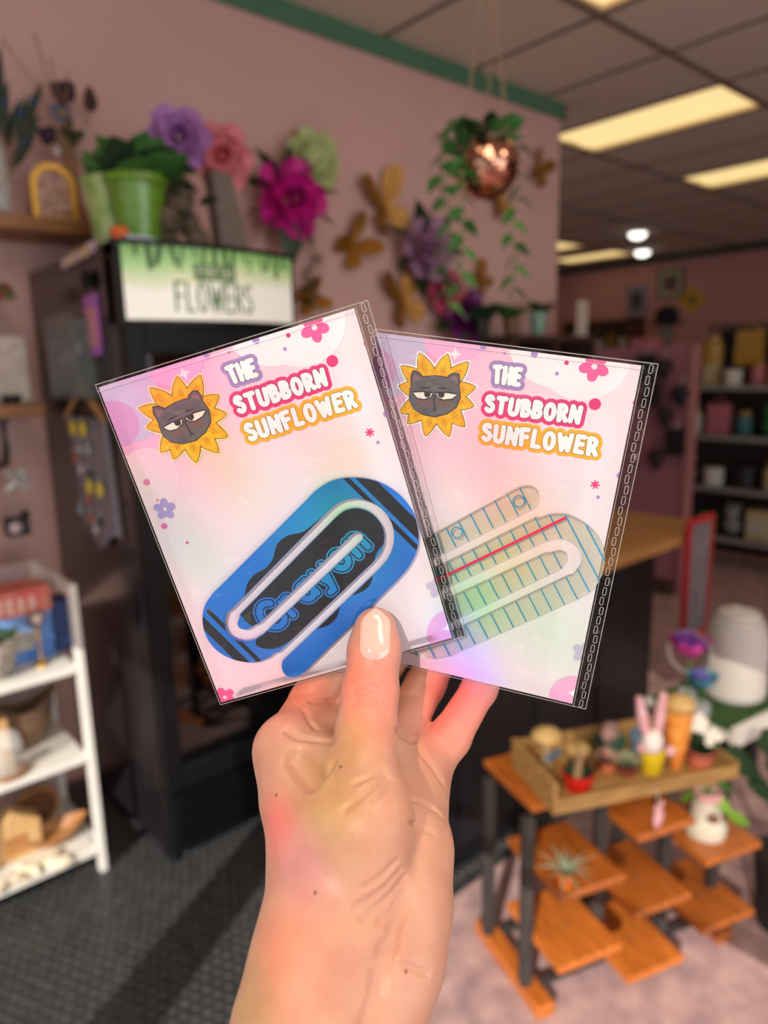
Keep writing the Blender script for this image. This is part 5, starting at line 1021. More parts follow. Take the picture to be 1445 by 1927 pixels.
FWM, HWM = wing(fw, 'forewing'), wing(hw_, 'hindwing'); bb_ = MB(); bb_.tube([(0, -.3, .03), (0, -.1, .06), (0, .15, .06), (0, .25, .04)], [.01, .04, .045, .02], 6); bb_.tube([(0, .25, .04), (.08, .42, .08)], .008, 4); bb_.tube([(0, .25, .04), (-.08, .42, .08)], .008, 4); BDM = bb_.mesh('body', GB)
BF = [(722, 395, .15, .35, 'beside the magenta flower, wings spread high'), (660, 466, .125, -.9, 'between the cooler and the lilac flower'), (757, 572, .15, .3, 'just above the sleeved cards, wings raised'), (577, 565, .09, -1.1, 'half hidden by the cooler canopy'),
      (938, 385, .1, .5, 'behind the mirror ball planter'), (1012, 325, .1, -.5, 'near the end of the pink wall'), (905, 530, .09, .8, 'above the dark cabinet between ivy strands')]
for (px, py, s, roll, lab) in BF:
    s *= 1.1; t = thing('butterfly_ornament', 'gold filigree butterfly on the wall '+lab, 'butterfly', wp(px, py, .015), 0, 'gold butterflies on the wall'); B = frame_to((0, -1, 0), roll=roll) @ Matrix.Scale(s, 4)
    inst(BDM, 'body', t, mat4=B)
    for sgn in (1, -1):
        S_ = B @ Matrix.Diagonal((sgn, 1, 1, 1)) @ Matrix.Rotation(-.45, 4, 'Y'); inst(FWM, 'forewing', t, mat4=S_); inst(HWM, 'hindwing', t, mat4=S_)
# ================================================================== HANGING MIRROR-BALL PLANTER
d_ = ray(916, 312); dc = Vector((CAMP+d_*1.8).tolist()); rb = .08
t = thing('mirror_ball_planter', 'rose gold mirror ball planter hanging from chains under the ceiling', 'hanging planter', dc)
COP = M('rose_gold_mirror', srgb(222, 160, 132), .09, metal=1.0, var=.05, scale=60); COPD = M('planter_core', srgb(110, 70, 54), .5, metal=.4)
b = MB(); prof = [(rb*.965*math.sin(a), -rb*.965*math.cos(a)) for a in [PI*.03+PI*.67*k/14 for k in range(15)]]; b.lathe(prof+[(rb*.7, prof[-1][1]-.01)], 28); b.build('shell', COPD, t, smooth=True)
b = MB(); nl = 17
for i in range(nl):
    a0 = PI*(.04+.68*i/nl); a1 = PI*(.04+.68*(i+.86)/nl); m_ = max(6, int(46*math.sin((a0+a1)/2)))
    for k in range(m_):
        w0 = 2*PI*k/m_; w1 = 2*PI*(k+.87)/m_; jx = random.uniform(-.004, .004)
        jr = [random.uniform(-.0014, .0014) for _ in range(3)]; jr.append(jr[0]+jr[2]-jr[1]); jr = iter(jr)
        b.add([((rb+next(jr))*math.sin(a)*math.cos(w), rb*math.sin(a)*math.sin(w), -rb*math.cos(a)) for a, w in ((a0+jx, w0), (a0+jx, w1), (a1-jx, w1), (a1-jx, w0))], [(0, 1, 2, 3)])
b.build('mirror_tiles', COP, t, fix=True)
apex = Vector((CAMP+ray(908, -60)*1.8).tolist())-dc; ap2 = Vector((0, 0, CEILZ-dc.z)); apex = Vector((0, 0, apex.z))
CHN = M('chain_brass', srgb(196, 170, 140), .3, metal=.9)
for k in range(3):
    a = .6+k*2*PI/3; p0 = Vector((rb*.8*math.cos(a), rb*.8*math.sin(a), rb*.55)); n_ = 34; b = MB()
    for i in range(n_):
        p = p0.lerp(apex, (i+.5)/n_); b.torus(p, .0058, .0014, 'x' if i % 2 else 'y', 8, 4)
    b.build('chain', CHN, t)
b = MB()
for i in range(int((ap2-apex).z/.0095)): b.torus(apex+Vector((0, 0, .0095*(i+.5))), .0058, .0014, 'x' if i % 2 else 'y', 8, 4)
b.build('chain', CHN, t); b = MB(); b.lathe([(.02, 0), (.022, .006), (.005, .01)], 10, (0, 0, CEILZ-dc.z-.016)); b.build('ceiling_hook', CHN, t)
t = thing('trailing_ivy', 'green trailing ivy spilling over the sides of the mirror ball planter', 'plant', dc+Vector((0, 0, rb*.45)))
b = MB(); b.ball((0, 0, 0), rb*.72, 12, (1, 1, .35)); b.build('soil', M('soil', srgb(52, 40, 30), .95), t)
for k in range(26): a = k*2.4; d = Vector((math.cos(a), math.sin(a), .35+.5*(k % 3)/2)); put_leaf(t, d*rb*.55, d, random.uniform(.045, .07), 'i' if k % 4 else 'd', True)
def strand(pxs, depth, seed):
    random.seed(seed); P = [Vector((CAMP+ray(x, y)*depth).tolist())-dc-Vector((0, 0, rb*.45)) for x, y in pxs]; P = [Vector((0, 0, .02))]+P; stem(t, [tuple(p) for p in P], IVY, .0016); s = 0
    for a, c in zip(P[1:-1], P[2:]):
        n_ = max(1, int((c-a).length/.026))
        for i in range(n_): q = a.lerp(c, i/n_); s += 1; sd_ = 1 if s % 2 else -1; rt = Vector(AR.tolist()); put_leaf(t, q, rt*sd_+Vector((random.uniform(-.3, .3), random.uniform(-.5, 0), -.75)), random.uniform(.04, .058), 'i', True)
strand([(862, 222), (838, 260), (836, 330), (846, 420), (836, 500), (846, 592)], 1.76, 1); strand([(880, 240), (872, 300), (870, 390), (872, 470), (864, 560)], 1.75, 2); strand([(958, 235), (976, 275), (978, 350), (962, 440), (972, 480), (960, 560)], 1.82, 3); strand([(850, 225), (832, 250), (828, 330), (834, 400)], 1.8, 5)
random.seed(11)
# ================================================================== DARK CABINET BY THE WALL END
cx0, cx1, cy0, cy1, cz = 3.02, 3.78, 2.42, 2.73, 1.70
WAL = M('walnut', srgb(74, 52, 46), .5, var=.15, scale=6, stretch=(10, 10, 1))
t = thing('bookcase', 'dark brown open bookcase against the end of the pink wall', 'bookcase', (cx0, cy0, 0)); w_, d_ = cx1-cx0, cy1-cy0
for x in (0, w_/2-.012, w_-.025): b = MB(); b.box(x, x+.025, 0, d_, .0, cz-.03); b.build('upright', WAL, t)
for z in (.05, .45, .85, 1.25): b = MB(); b.box(.025, w_-.025, .005, d_, z, z+.02); b.build('shelf_board', WAL, t)
b = MB(); b.box(-.01, w_+.01, -.01, d_, cz-.03, cz); b.build('top_board', WAL, t); b = MB(); b.box(.02, w_-.02, d_-.01, d_, .05, cz-.03); b.build('back_panel', WAL, t)
ctop = cz+.001
def pot_plant(name, label, loc, pr, ph, pm, n, ls, kind='g', wide=True, cat='potted plant', spread=.8):
    t = thing(name, label, cat, loc); b = MB(); b.lathe([(pr*.7, 0), (pr*.95, ph*.9), (pr*1.04, ph*.9), (pr*1.04, ph), (pr*.92, ph), (pr*.85, ph*.85)], 16); b.build('pot', pm, t, smooth=True); b = MB(); b.lathe([(pr*.88, ph*.84), (pr*.5, ph*.9), (0, ph*.92)], 12, cap=False); b.build('soil', M('soil', srgb(52, 40, 30), .95), t)
    for k in range(n): a = k*2.4+.3; d = Vector((math.cos(a)*spread, math.sin(a)*spread, .5+.6*((k*3) % 5)/5)); put_leaf(t, Vector((0, 0, ph*.9))+d*pr*.3, d, ls*random.uniform(.8, 1.15), kind, wide)
    return t
for (px, lab, kw) in ((905, 'small dark leafy plant in a black pot on the dark bookcase', dict(pr=.05, ph=.08, pm=IRON, n=12, ls=.1, kind='d')), (960, 'green leafy plant in an amber pot on the dark bookcase', dict(pr=.045, ph=.09, pm=M('amber_pot', srgb(120, 84, 54), .4), n=12, ls=.11, kind='g')), (1012, 'dark bushy plant in a mint green jar on the dark bookcase', dict(pr=.05, ph=.13, pm=M('mint_jar', srgb(130, 170, 150), .3), n=14, ls=.09, kind='d'))):
    pot_plant('potted_plant', lab, (min(ony(px, 600, 2.55).x, 3.72), 2.55, ctop), **kw)
t = thing('white_sign_board', 'plain white board standing at the end of the dark bookcase top', 'board', (3.66, 2.47, ctop)); b = MB(); b.box(0, .1, 0, .012, 0, .2); b.build('board', M('board_white', srgb(196, 184, 170), .6), t); b = MB(); b.box(.03, .07, .012, .06, 0, .02); b.build('foot', M('board_white', srgb(196, 184, 170), .6), t)
# ================================================================== TIERED PLANT STAND
SO = Vector((1.235, .878, 0)); SROT = math.atan2(-.326, .945)
ORW = M('orange_stained_pine', srgb(204, 116, 44), .38, c2=srgb(160, 84, 30), scale=5, stretch=(16, 2, 16), bump=.15, coat=.25); PST = M('grey_black_post', srgb(58, 54, 52), .6, var=.15, scale=12)
t = thing('plant_stand', 'tiered orange stained pine plant stand with dark posts on the carpet', 'plant stand', SO, SROT)
for w in (0, .575): b = MB(); b.box(w-.025, w+.025, -.02, .29, .0, .036); b.build('foot', ORW, t, bevel=.005)
for w in (-.013, .2, .415, .59):
    for d in (.055, .235): b = MB(); z0 = .036 if w in (-.013, .59) else .03; b.box(w-.014, w+.014, d-.012, d+.012, z0, (.5 if w < .5 else .40)); b.build('post', PST, t, bevel=.002)
for d in (.05, .235): b = MB(); b.box(-.0, .575, d-.008, d+.008, .022, .034); b.build('cross_rail', PST, t)
PLK = [(.002, .19, .50, .06), (.002, .184, .345, -.06), (.002, .184, .155, -.06), (.22, .395, .435, -.06), (.22, .40, .225, -.06), (.21, .39, .045, -.06), (.44, .63, .30, -.06), (.445, .625, .10, -.06)]
for (w0, w1, z, d0) in PLK: b = MB(); b.box(w0, w1, d0, d0+.23 if w0 > -.05 else d0+.2, z, z+.02); b.build('plank', ORW, t, bevel=.004)
for (w0, w1, z, d0) in PLK[1:]:
    b = MB(); b.lathe([(.004, 0), (.004, .0025), (.0, .003)], 8, ((w0+w1)/2, d0+.1, z+.02)); b.build('screw_head', M('screw', (.5, .5, .5), .3, metal=.9), t)
SM = Matrix.Translation(SO) @ Matrix.Rotation(SROT, 4, 'Z')
def sp_(w, d, z): return SM @ Vector((w, d, z))
# wooden tray crate on the top
KW = M('crate_pine', srgb(176, 138, 80), .65, c2=srgb(138, 100, 54), scale=5, stretch=(2, 14, 14)); BZ = .522
t = thing('wooden_tray', 'light pine tray crate of little plants on top of the orange stand', 'tray', Vector((1.276, .883, BZ)), R(-25.7))
b = MB(); b.box(0, .49, .0, .2, 0, .012); b.build('base_board', KW, t)
for nm, bx_ in (('front_board', (0, .49, -.012, 0, 0, .035)), ('back_board', (0, .49, .2, .212, 0, .075)), ('end_board', (-.012, 0, -.012, .212, 0, .08)), ('end_board', (.49, .502, -.012, .212, 0, .045))): b = MB(); b.box(*bx_); b.build(nm, KW, t, bevel=.002)
BT = BZ+.0125
def bx(px, py, z=BT):
    p = onz(px, py, z); m_ = Matrix.Translation((1.276, .883, 0)) @ Matrix.Rotation(R(-25.7), 4, 'Z'); l = m_.inverted() @ p; l.y = min(max(l.y, .035), .155); l.x = min(max(l.x, .035), .455); return m_ @ l
RED = M('red_pot', srgb(206, 34, 24), .35, var=.06, coat=.3); TER = M('terracotta', srgb(206, 112, 78), .7, var=.1); MUSH = M('mushroom_tan', srgb(206, 172, 110), .7, c2=srgb(176, 138, 84), scale=20); MUST = M('mushroom_stem', srgb(196, 160, 120), .75)
def mushroom(t, p, h, r):
    b = MB(); b.tube([p, (p[0]+.004, p[1], p[2]+h)], [r*.38, r*.28], 8); b.build('mushroom_stem', MUST, t); b = MB(); b.lathe([(r*.3, h-.002), (r*.95, h), (r, h+.006), (r*.8, h+r*.45), (r*.4, h+r*.66), (0, h+r*.72)], 14, p, cap=False); b.build('mushroom_cap', MUSH, t, smooth=True)
def cup(t, pr, ph, mt_):
    b = MB(); b.lathe([(pr*.78, 0), (pr*.97, ph*.85), (pr*1.05, ph*.87), (pr*1.05, ph), (pr*.93, ph), (pr*.88, ph*.8)], 18); b.build('pot', mt_, t, smooth=True); b = MB(); b.lathe([(pr*.9, ph*.8), (0, ph*.86)], 14, cap=False); b.build('soil', M('soil', srgb(52, 40, 30), .95), t)
p = bx(1087, 1483); t = thing('mushroom_pot', 'red pot planted with tan wooden mushrooms in the pine tray', 'pot', (p.x, p.y, BT)); cup(t, .039, .045, RED); mushroom(t, (-.008, -.004, .036), .07, .028); mushroom(t, (.016, .008, .036), .04, .016)
for k in range(5): a = k*1.3; put_leaf(t, (.01*math.cos(a), .01*math.sin(a), .04), (math.cos(a), math.sin(a), .8), .04, 'd')
p = bx(1040, 1452); t = thing('tan_mushroom', 'large tan wooden mushroom with blue ribbon at the tray end', 'ornament', (p.x, p.y+.02, BT)); mushroom(t, (0, 0, 0), .085, .04); b = MB(); b.box(-.04, .02, -.03, -.025, .045, .06); b.build('ribbon', M('blue_ribbon', srgb(90, 130, 160), .6), t)
SUC = {k: leaf_mesh('leaf', M('succulent_'+k, srgb(*c_), .5, var=.1), W=.42, fold=.25, droop=-.1) for k, c_ in (('p', (196, 150, 136)), ('g', (150, 156, 122)))}
for (px, py, k_, r_, lab) in ((1140, 1448, 'p', .04, 'dusty pink succulent rosette beside the red mushroom pot'), (1180, 1456, 'g', .044, 'grey green succulent rosette in a small brown pot in the tray')):
    p = bx(px, py); t = thing('succulent', lab, 'succulent', (p.x, p.y, BT)); cup(t, .026, .026, TER if k_ == 'p' else M('brown_pot', srgb(130, 60, 50), .5))
    for ring, (n_, el) in enumerate(((9, .25), (7, .7), (5, 1.3))):
        for i in range(n_): a = 2*PI*i/n_+ring*.4; inst(SUC[k_], 'leaf', t, mat4=Matrix.Translation((0, 0, .028)) @ Matrix.Rotation(a, 4, 'Z') @ Matrix.Rotation(-el, 4, 'Y') @ Matrix.Scale(r_*(1-.15*ring), 4))
# pink spotted bunny ornament with long ears in a yellow pot
p = bx(1225, 1452); BPK = M('bunny_pink', srgb(222, 190, 194), .6, c2=srgb(206, 130, 140), scale=90); BWH = M('bunny_white', srgb(226, 214, 210), .7, var=.05)
t = thing('bunny_pick', 'pink spotted bunny ornament with tall ears standing in a yellow pot', 'ornament', (p.x, p.y, BT)); b = MB(); b.lathe([(.022, 0), (.03, .05), (.032, .05), (.032, .058), (.027, .058)], 16); b.build('pot', M('yellow_pot', srgb(222, 190, 24), .5, var=.08), t, smooth=True); b = MB(); b.ball((-.005, -.002, .085), .032, 14, (1, .8, 1)); b.build('head', BWH, t, smooth=True)
rt = Vector(AR.tolist()); rt.z = 0; rt.normalize()
for s_, h_ in ((-1, .098), (.5, .11)): b = MB(); q = rt*.018*s_; e_ = rt*.04*s_; b.tube([q+Vector((0, 0, .105)), q.lerp(e_, .5)+Vector((0, 0, .15)), e_+Vector((0, 0, .105+h_))], [.011, .014, .008], 8); b.build('ear', BPK, t, smooth=True)
b = MB(); b.ball(tuple(rt*-.035+Vector((0, -.01, .07))), .014, 8); b.build('paw', BPK, t, smooth=True); b = MB(); b.ball(tuple(rt*.035+Vector((0, -.01, .06))), .014, 8); b.build('paw', BPK, t, smooth=True)
p = bx(1285, 1450); t = thing('garden_pick', 'orange and yellow patterned paper cone bouquet at the back of the tray', 'ornament', (p.x, p.y+.02, BT)); b = MB(); b.lathe([(.014, 0), (.032, .1), (.035, .16), (.03, .16)], 12); b.build('paper_cone', M('cone_print', srgb(222, 170, 70), .6, c2=srgb(216, 96, 40), scale=30), t, smooth=True); b = MB(); b.ball((0, 0, .175), .04, 12, (1, 1, .6)); b.build('straw_top', MUSH, t, smooth=True)
p = bx(1130, 1400); t = thing('teal_bowl', 'teal bowl holding a rough pinkish stone at the back of the tray', 'bowl', (p.x, p.y+.015, BT)); b = MB(); b.lathe([(.02, 0), (.04, .03), (.044, .045), (.04, .045), (.02, .015)], 16); b.build('bowl', M('teal_glaze', srgb(70, 112, 96), .35), t, smooth=True); b = MB(); b.ball((0, 0, .06), .034, 8, (1, .8, .9)); b.build('stone', M('rose_stone', srgb(150, 122, 116), .8, var=.2), t)
p = bx(1175, 1395); b = MB(); b.lathe([(.03, 0), (.036, .05), (.03, .056), (.026, .05)], 14); b.lathe([(.008, .05), (.002, .1)], 6); o = b.build('blue_jar', M('blue_grey_glaze', srgb(110, 140, 165), .4), None, (p.x+.01, p.y-.01, BT), smooth=True); tag(o, 'blue grey glazed jar behind the bunny ornament in the tray', 'jar')
p = bx(1325, 1445); t = thing('flower_pot', 'terracotta pot with white flower and dark leaves at the tray end', 'potted plant', (p.x-.005, p.y+.01, BT)); cup(t, .033, .05, TER); b = MB(); b.torus((0, 0, .044), .034, .004, 'z', 16, 6); b.build('band', M('maroon_band', srgb(120, 30, 44), .5), t)
for k in range(9): a = k*2.4; put_leaf(t, (0, 0, .05), (math.cos(a), math.sin(a), .7), .06, 'd', True)
wpm = petal_mesh('petal', M('white_petal', srgb(226, 216, 206), .6), W=.9)
for c_ in ((.012, -.02, .085), (-.006, .01, .12)):
    for i in range(5): inst(wpm, 'petal', t, mat4=Matrix.Translation(c_) @ frame_to((-.7, -1, .5)) @ Matrix.Rotation(i*2*PI/5, 4, 'Z') @ Matrix.Scale(.026, 4))
q = sp_(.26, -.064, .50); t = thing('pink_charm_tag', 'small pink bear shaped charm hanging off the tray front', 'charm', q); b = MB(); b.ball((0, -.008, 0), .022, 10, (1, .4, 1.2)); b.ball((-.012, -.008, .03), .009, 8, (1, .5, 1)); b.ball((.012, -.008, .03), .009, 8, (1, .5, 1)); b.build('charm', M('charm_pink', srgb(226, 170, 176), .5, var=.08), t, smooth=True); b = MB(); b.tube([(0, -.006, .03), (0, -.004, .064), (0, .01, .068)], .0015, 4); b.build('cord', M('thread', srgb(190, 180, 175), .6), t)
# white printed planter with pothos
p = sp_(.525, .03, .3205); t = thing('white_cup_planter', 'white cup planter with printed badge on the right-hand plank', 'planter', p); CERW = M('white_ceramic', srgb(228, 224, 206), .3, var=.03)
b = MB(); b.lathe([(.05, 0), (.053, .006), (.053, .03), (.042, .036), (.038, .05), (.037, .1), (.04, .105), (.035, .105), (.033, .05)], 22); b.build('cup', CERW, t, smooth=True); b = MB(); b.lathe([(.0355, .06), (.0385, .085), (.038, .1)], 20, (0, 0, .03), cap=False); b.build('pink_band', M('band_pink', srgb(216, 160, 160), .5), t)
fdir = Vector((-AF[0], -AF[1], 0)).normalized(); b = MB()
for k in range(7): pass
q = fdir*.0385; b.ball(tuple(q+Vector((0, 0, .065))), .016, 12, (1, 1, .7)); b.build('badge', M('badge_amber', srgb(176, 112, 44), .5, c2=srgb(60, 40, 24), scale=60), t, smooth=True)
rt2 = Vector((rt.x, rt.y, 0))
ln = [];
for k, wv in enumerate((-2, -1, 0, 1, 2)): bq = MB(); c_ = q+rt2*(.0055*wv)+Vector((0, 0, .084-.0012*wv*wv))+fdir*.002; bq.tube([c_+Vector((0, 0, -.003)), c_+Vector((0, 0, .003))], .0011, 4); bq.build('lettering', M('badge_ink', srgb(120, 70, 40), .6), t)
b = MB(); b.lathe([(.033, .095), (0, .1)], 12, cap=False); b.build('soil', M('soil', srgb(52, 40, 30), .95), t)
t = thing('pothos_cutting', 'pothos with heart shaped lime leaves in the white cup planter', 'plant', p+Vector((0, 0, .1)))
for (a, r_, h_, s_, kd) in ((2.6, .035, .05, .055, 'l'), (3.4, .02, .015, .06, 'l'), (.2, .03, .03, .05, 'g'), (-.4, .055, -.045, .06, 'l'), (1.2, .02, .06, .045, 'g'), (-1.2, .03, .01, .05, 'l')):
    d = rt2*math.cos(a)+fdir*math.sin(a)*-.6; e_ = d*r_+Vector((0, 0, h_)); stem(t, [(0, 0, -.005), tuple(e_*.5+Vector((0, 0, .02))), tuple(e_)], LEAFL, .0018); put_leaf(t, e_, d+Vector((0, 0, -.2)), s_, kd, True, .2)
# air plant in a little orange pot on the front plank
p = sp_(.03, -.035, .3655); t = thing('air_plant', 'silvery air plant in a small orange and yellow pot on the stand', 'air plant', p); b = MB(); b.lathe([(.013, 0), (.017, .01), (.017, .03), (.014, .034)], 14); b.build('pot', M('orange_yellow_pot', srgb(224, 160, 30), .5, c2=srgb(214, 84, 30), scale=40), t, smooth=True); b = MB(); b.lathe([(.0165, .018), (.0178, .021), (.0165, .026)], 14, cap=False); b.build('red_stripe', M('red_stripe', srgb(214, 60, 34), .5), t)
al = leaf_mesh('blade', M('air_plant_leaf', srgb(150, 166, 140), .6), W=.09, fold=.3, droop=.5)
for k in range(22): a = k*2.4; inst(al, 'leaf', t, mat4=Matrix.Translation((0, 0, .034)) @ Matrix.Rotation(a, 4, 'Z') @ Matrix.Rotation(-.5-.7*((k*3) % 7)/7, 4, 'Y') @ Matrix.Scale(random.uniform(.05, .085), 4))
# ================================================================== COUNTER AND THINGS BY IT
BUT = M('butcher_block', srgb(176, 126, 70), .4, c2=srgb(146, 98, 50), scale=4, stretch=(1, 16, 16)); CBK = M('counter_black', (.006, .006, .008), .45)
t = thing('counter', 'black sales counter with a warm butcher block top behind the plant stand', 'counter', (1.42, 1.3, .0065))
b = MB(); b.box(0, 1.17, .06, .62, 0, .905); b.build('body', CBK, t); b = MB(); b.box(-.04, 1.22, -.14, .66, .905, .945); b.build('worktop', BUT, t, bevel=.004)
for k in range(3): b = MB(); b.box(.04+k*.37, .39+k*.37, .052, .06, .08, .86); b.build('front_panel', M('counter_panel', (.01, .01, .013), .4), t)
p = ony(1293, 1000, 1.12); t = thing('red_frame_board', 'grey notice board in a thin red frame at the counter end', 'notice board', (2.39, 1.13, .055)); b = MB(); b.box(.012, .17, .006, .016, .52, .93); b.build('board', M('notice_print', srgb(126, 112, 116), .7, c2=srgb(92, 82, 90), scale=26), t)
b = MB(); b.box(0, .012, 0, .02, .5, .95); b.box(.17, .182, 0, .02, .5, .95); b.box(.012, .17, 0, .02, .93, .95); b.box(.012, .17, 0, .02, .5, .52); b.build('red_frame', M('red_frame', srgb(170, 30, 34), .5), t); 
# low display table with turf at the right
t = thing('display_table', 'low dark table with white front rail and green turf top', 'table', (2.035, .805, 0), R(-9)); b = MB(); b.box(0, .62, .0, .3, .44, .462); b.build('tabletop', WPT, t); b = MB(); b.box(.012, .61, .012, .29, .462, .47); b.build('turf', M('turf', srgb(56, 92, 40), .95, var=.3, scale=90, bump=.8), t); b = MB(); b.box(0, .62, -.012, .0, .42, .485); b.build('front_rail', WPT, t)
for x in (.02, .56):
    for y in (.02, .24): b = MB(); b.box(x, x+.04, y, y+.04, 0, .44); b.build('leg', IRON, t)
tz = .471
q = Vector((2.27, .90, tz)); WMV = M('white_matt_vase', srgb(206, 200, 194), .6, var=.03)
t = thing('beehive_vase', 'large white ribbed beehive vase on the turf covered table', 'vase', q); b = MB(); pr_ = [(.07, 0), (.092, .02)]
for k in range(11):
    z_ = .03+.024*k; r_ = .096*math.sqrt(max(.12, 1-max(0, (z_-.16)/.15)**2)); pr_ += [(r_-.005, z_), (r_, z_+.012), (r_-.005, z_+.022)]
b.lathe(pr_+[(.022, .3), (.018, .29)], 28); b.build('body', WMV, t, smooth=True); b = MB(); b.torus((0, 0, .298), .024, .006, 'z', 16, 6); b.build('rim', WMV, t, smooth=True)
for k, (px, py, dd, label, c1, c2_) in enumerate(((1298, 1222, 2.25, 'pink and purple crepe tulip in a clear cup on the turf table', srgb(206, 64, 150), srgb(130, 60, 170)), (1322, 1280, 2.18, 'teal crepe tulip in front of the pink one on the turf table', srgb(70, 150, 170), srgb(80, 70, 150)))):
    P_ = Vector((CAMP+ray(px, py)*dd).tolist()); h_ = max(.05, P_.z-tz-.02); t = thing('crepe_tulip', label, 'flower', (P_.x, P_.y, tz)); b = MB(); b.lathe([(.026, 0), (.03, .05), (.027, .05), (.024, .005)], 14); b.build('clear_cup', M('clear_cup', (.7, .7, .75), .08, alpha=.35), t, smooth=True); b = MB(); b.tube([(0, 0, .005), (0, 0, h_)], .004, 6); b.build('stem', LEAFG, t)
    p1, p2 = petal_mesh('petal', M('crepe_%da' % k, c1, .6, var=.1), cup=.7), petal_mesh('petal', M('crepe_%db' % k, c2_, .6, var=.1), cup=.7)
    for i in range(7): inst((p1, p2)[i % 2], 'petal', t, mat4=Matrix.Translation((0, 0, h_-.01)) @ Matrix.Rotation(i*2*PI/7, 4, 'Z') @ Matrix.Rotation(-.35-.2*(i % 2), 4, 'Y') @ Matrix.Scale(.085 if k == 0 else .06, 4))
    if k == 0: b = MB(); b.torus((0, 0, h_+.01), .07, .003, 'x', 20, 5); b.build('wire_hoop', M('wire_white', srgb(190, 180, 180), .4), t)
t = thing('rubber_plant', 'broad leaved green plant in a dark floor pot beside the tray', 'potted plant', (1.95, .60, 0)); b = MB(); b.lathe([(.06, 0), (.08, .2), (.085, .22), (.075, .22), (.07, .19)], 18); b.build('pot', IRON, t, smooth=True); b = MB(); b.lathe([(.072, .195), (0, .21)], 12, cap=False); b.build('soil', M('soil', srgb(52, 40, 30), .95), t)
for (px, py, s_) in ((1362, 1425, .12), (1425, 1395, .13), (1405, 1475, .1), (1440, 1440, .12)):
    e_ = Vector((CAMP+ray(px, py)*1.92).tolist())-Vector((1.95, .60, 0)); stem(t, [(0, 0, .23), tuple(e_*.5+Vector((0, 0, .2))), tuple(e_)], LEAFD, .004); put_leaf(t, e_, rt2+Vector((0, 0, -.35)), s_, 'd', True, .5)
# ================================================================== REST OF THE SHOP
# pink slatwall divider
dx = 4.55; a_, b_ = onx(1205, 960, dx), onx(1302, 650, dx); y0, y1 = b_.y, a_.y+.9; zt = b_.z
PNK = M('pink_slatwall', srgb(158, 100, 112), .6, var=.05)
t = thing('display_divider', 'pink slatwall divider hung with black accessories beyond the counter', 'display panel', (dx, y0, 0)); b = MB(); b.box(0, .05, 0, y1-y0, .08, zt); b.build('panel', PNK, t); b = MB(); b.box(-.02, .07, -.03, 0, 0, zt+.01); b.build('end_post', M('pink_post', srgb(172, 114, 114), .6), t); b = MB(); b.box(-.1, .15, 0, y1-y0, 0, .08); b.build('plinth', WAL, t)
for k in range(9): b = MB(); z = .3+k*(zt-.4)/9; b.box(-.006, 0, 0, y1-y0, z, z+.025); b.build('slat', PNK, t)
ACC = [(1250, 690, 'ball', 'round black fur keyring'), (1252, 780, 'ball', 'black pompom charm'), (1225, 740, 'box', 'black boxed headband'), (1270, 830, 'box', 'dark brown card of hair clips'), (1235, 860, 'ball', 'brown plush charm'), (1215, 690, 'box', 'black velvet pouch'), (1280, 740, 'ball', 'navy tassel')]
for (px, py, kd, lab) in ACC:
    q = onx(px, py, dx-.07); t = thing('hanging_accessory', lab+' hanging on the pink slatwall divider', 'accessory', q, 0, 'accessories on the pink divider'); c_ = M('acc_'+lab.split()[0]+lab.split()[1], srgb(*random.choice(((16, 14, 18), (24, 22, 34), (40, 28, 26)))), .8, bump=.4)
    b = MB()
    if kd == 'ball': b.ball((0, 0, 0), .055, 12); b.ball((0, 0, -.06), .03, 8)
    else: b.box(-.02, .02, -.06, .06, -.09, .08)
    b.build('body', c_, t, smooth=kd == 'ball'); b = MB(); b.tube([(0, 0, .05), (.03, 0, .12), (.07, 0, .12)], .005, 5); b.build('hook', M('silver', (.7, .7, .7), .25, metal=1), t)
# gift shelving behind
SHB = M('dark_shelving', srgb(56, 40, 40), .6, var=.1)
def gondola(label, x, y0, y1, zs, ztop):
    t = thing('gift_shelving', label, 'shelving', (x, y0, 0)); L = y1-y0
    for y in (0, L-.03): b = MB(); b.box(0, .4, y, y+.03, 0, ztop); b.build('side_panel', SHB, t)
    b = MB(); b.box(.38, .4, .03, L-.03, .05, ztop); b.build('back_panel', SHB, t)
    for z in zs: b = MB(); b.box(0, .38, .03, L-.03, z-.025, z); b.build('shelf_board', SHB, t); b = MB(); b.box(-.008, 0, .03, L-.03, z-.03, z+.005); b.build('price_rail', M('price_rail', srgb(140, 136, 130), .5), t)
PALS = [('white', (206, 200, 190)), ('cream', (190, 172, 130)), ('red', (150, 34, 36)), ('green', (50, 120, 60)), ('orange', (190, 110, 40)), ('black', (24, 22, 24)), ('grey', (130, 126, 124)), ('pink', (190, 110, 120)), ('navy', (36, 40, 66)), ('gold', (170, 130, 50)), ('brown', (96, 64, 44)), ('teal', (60, 110, 110))]
FORM = ['carton', 'plush toy', 'round tin', 'jar', 'mug', 'gift bag']
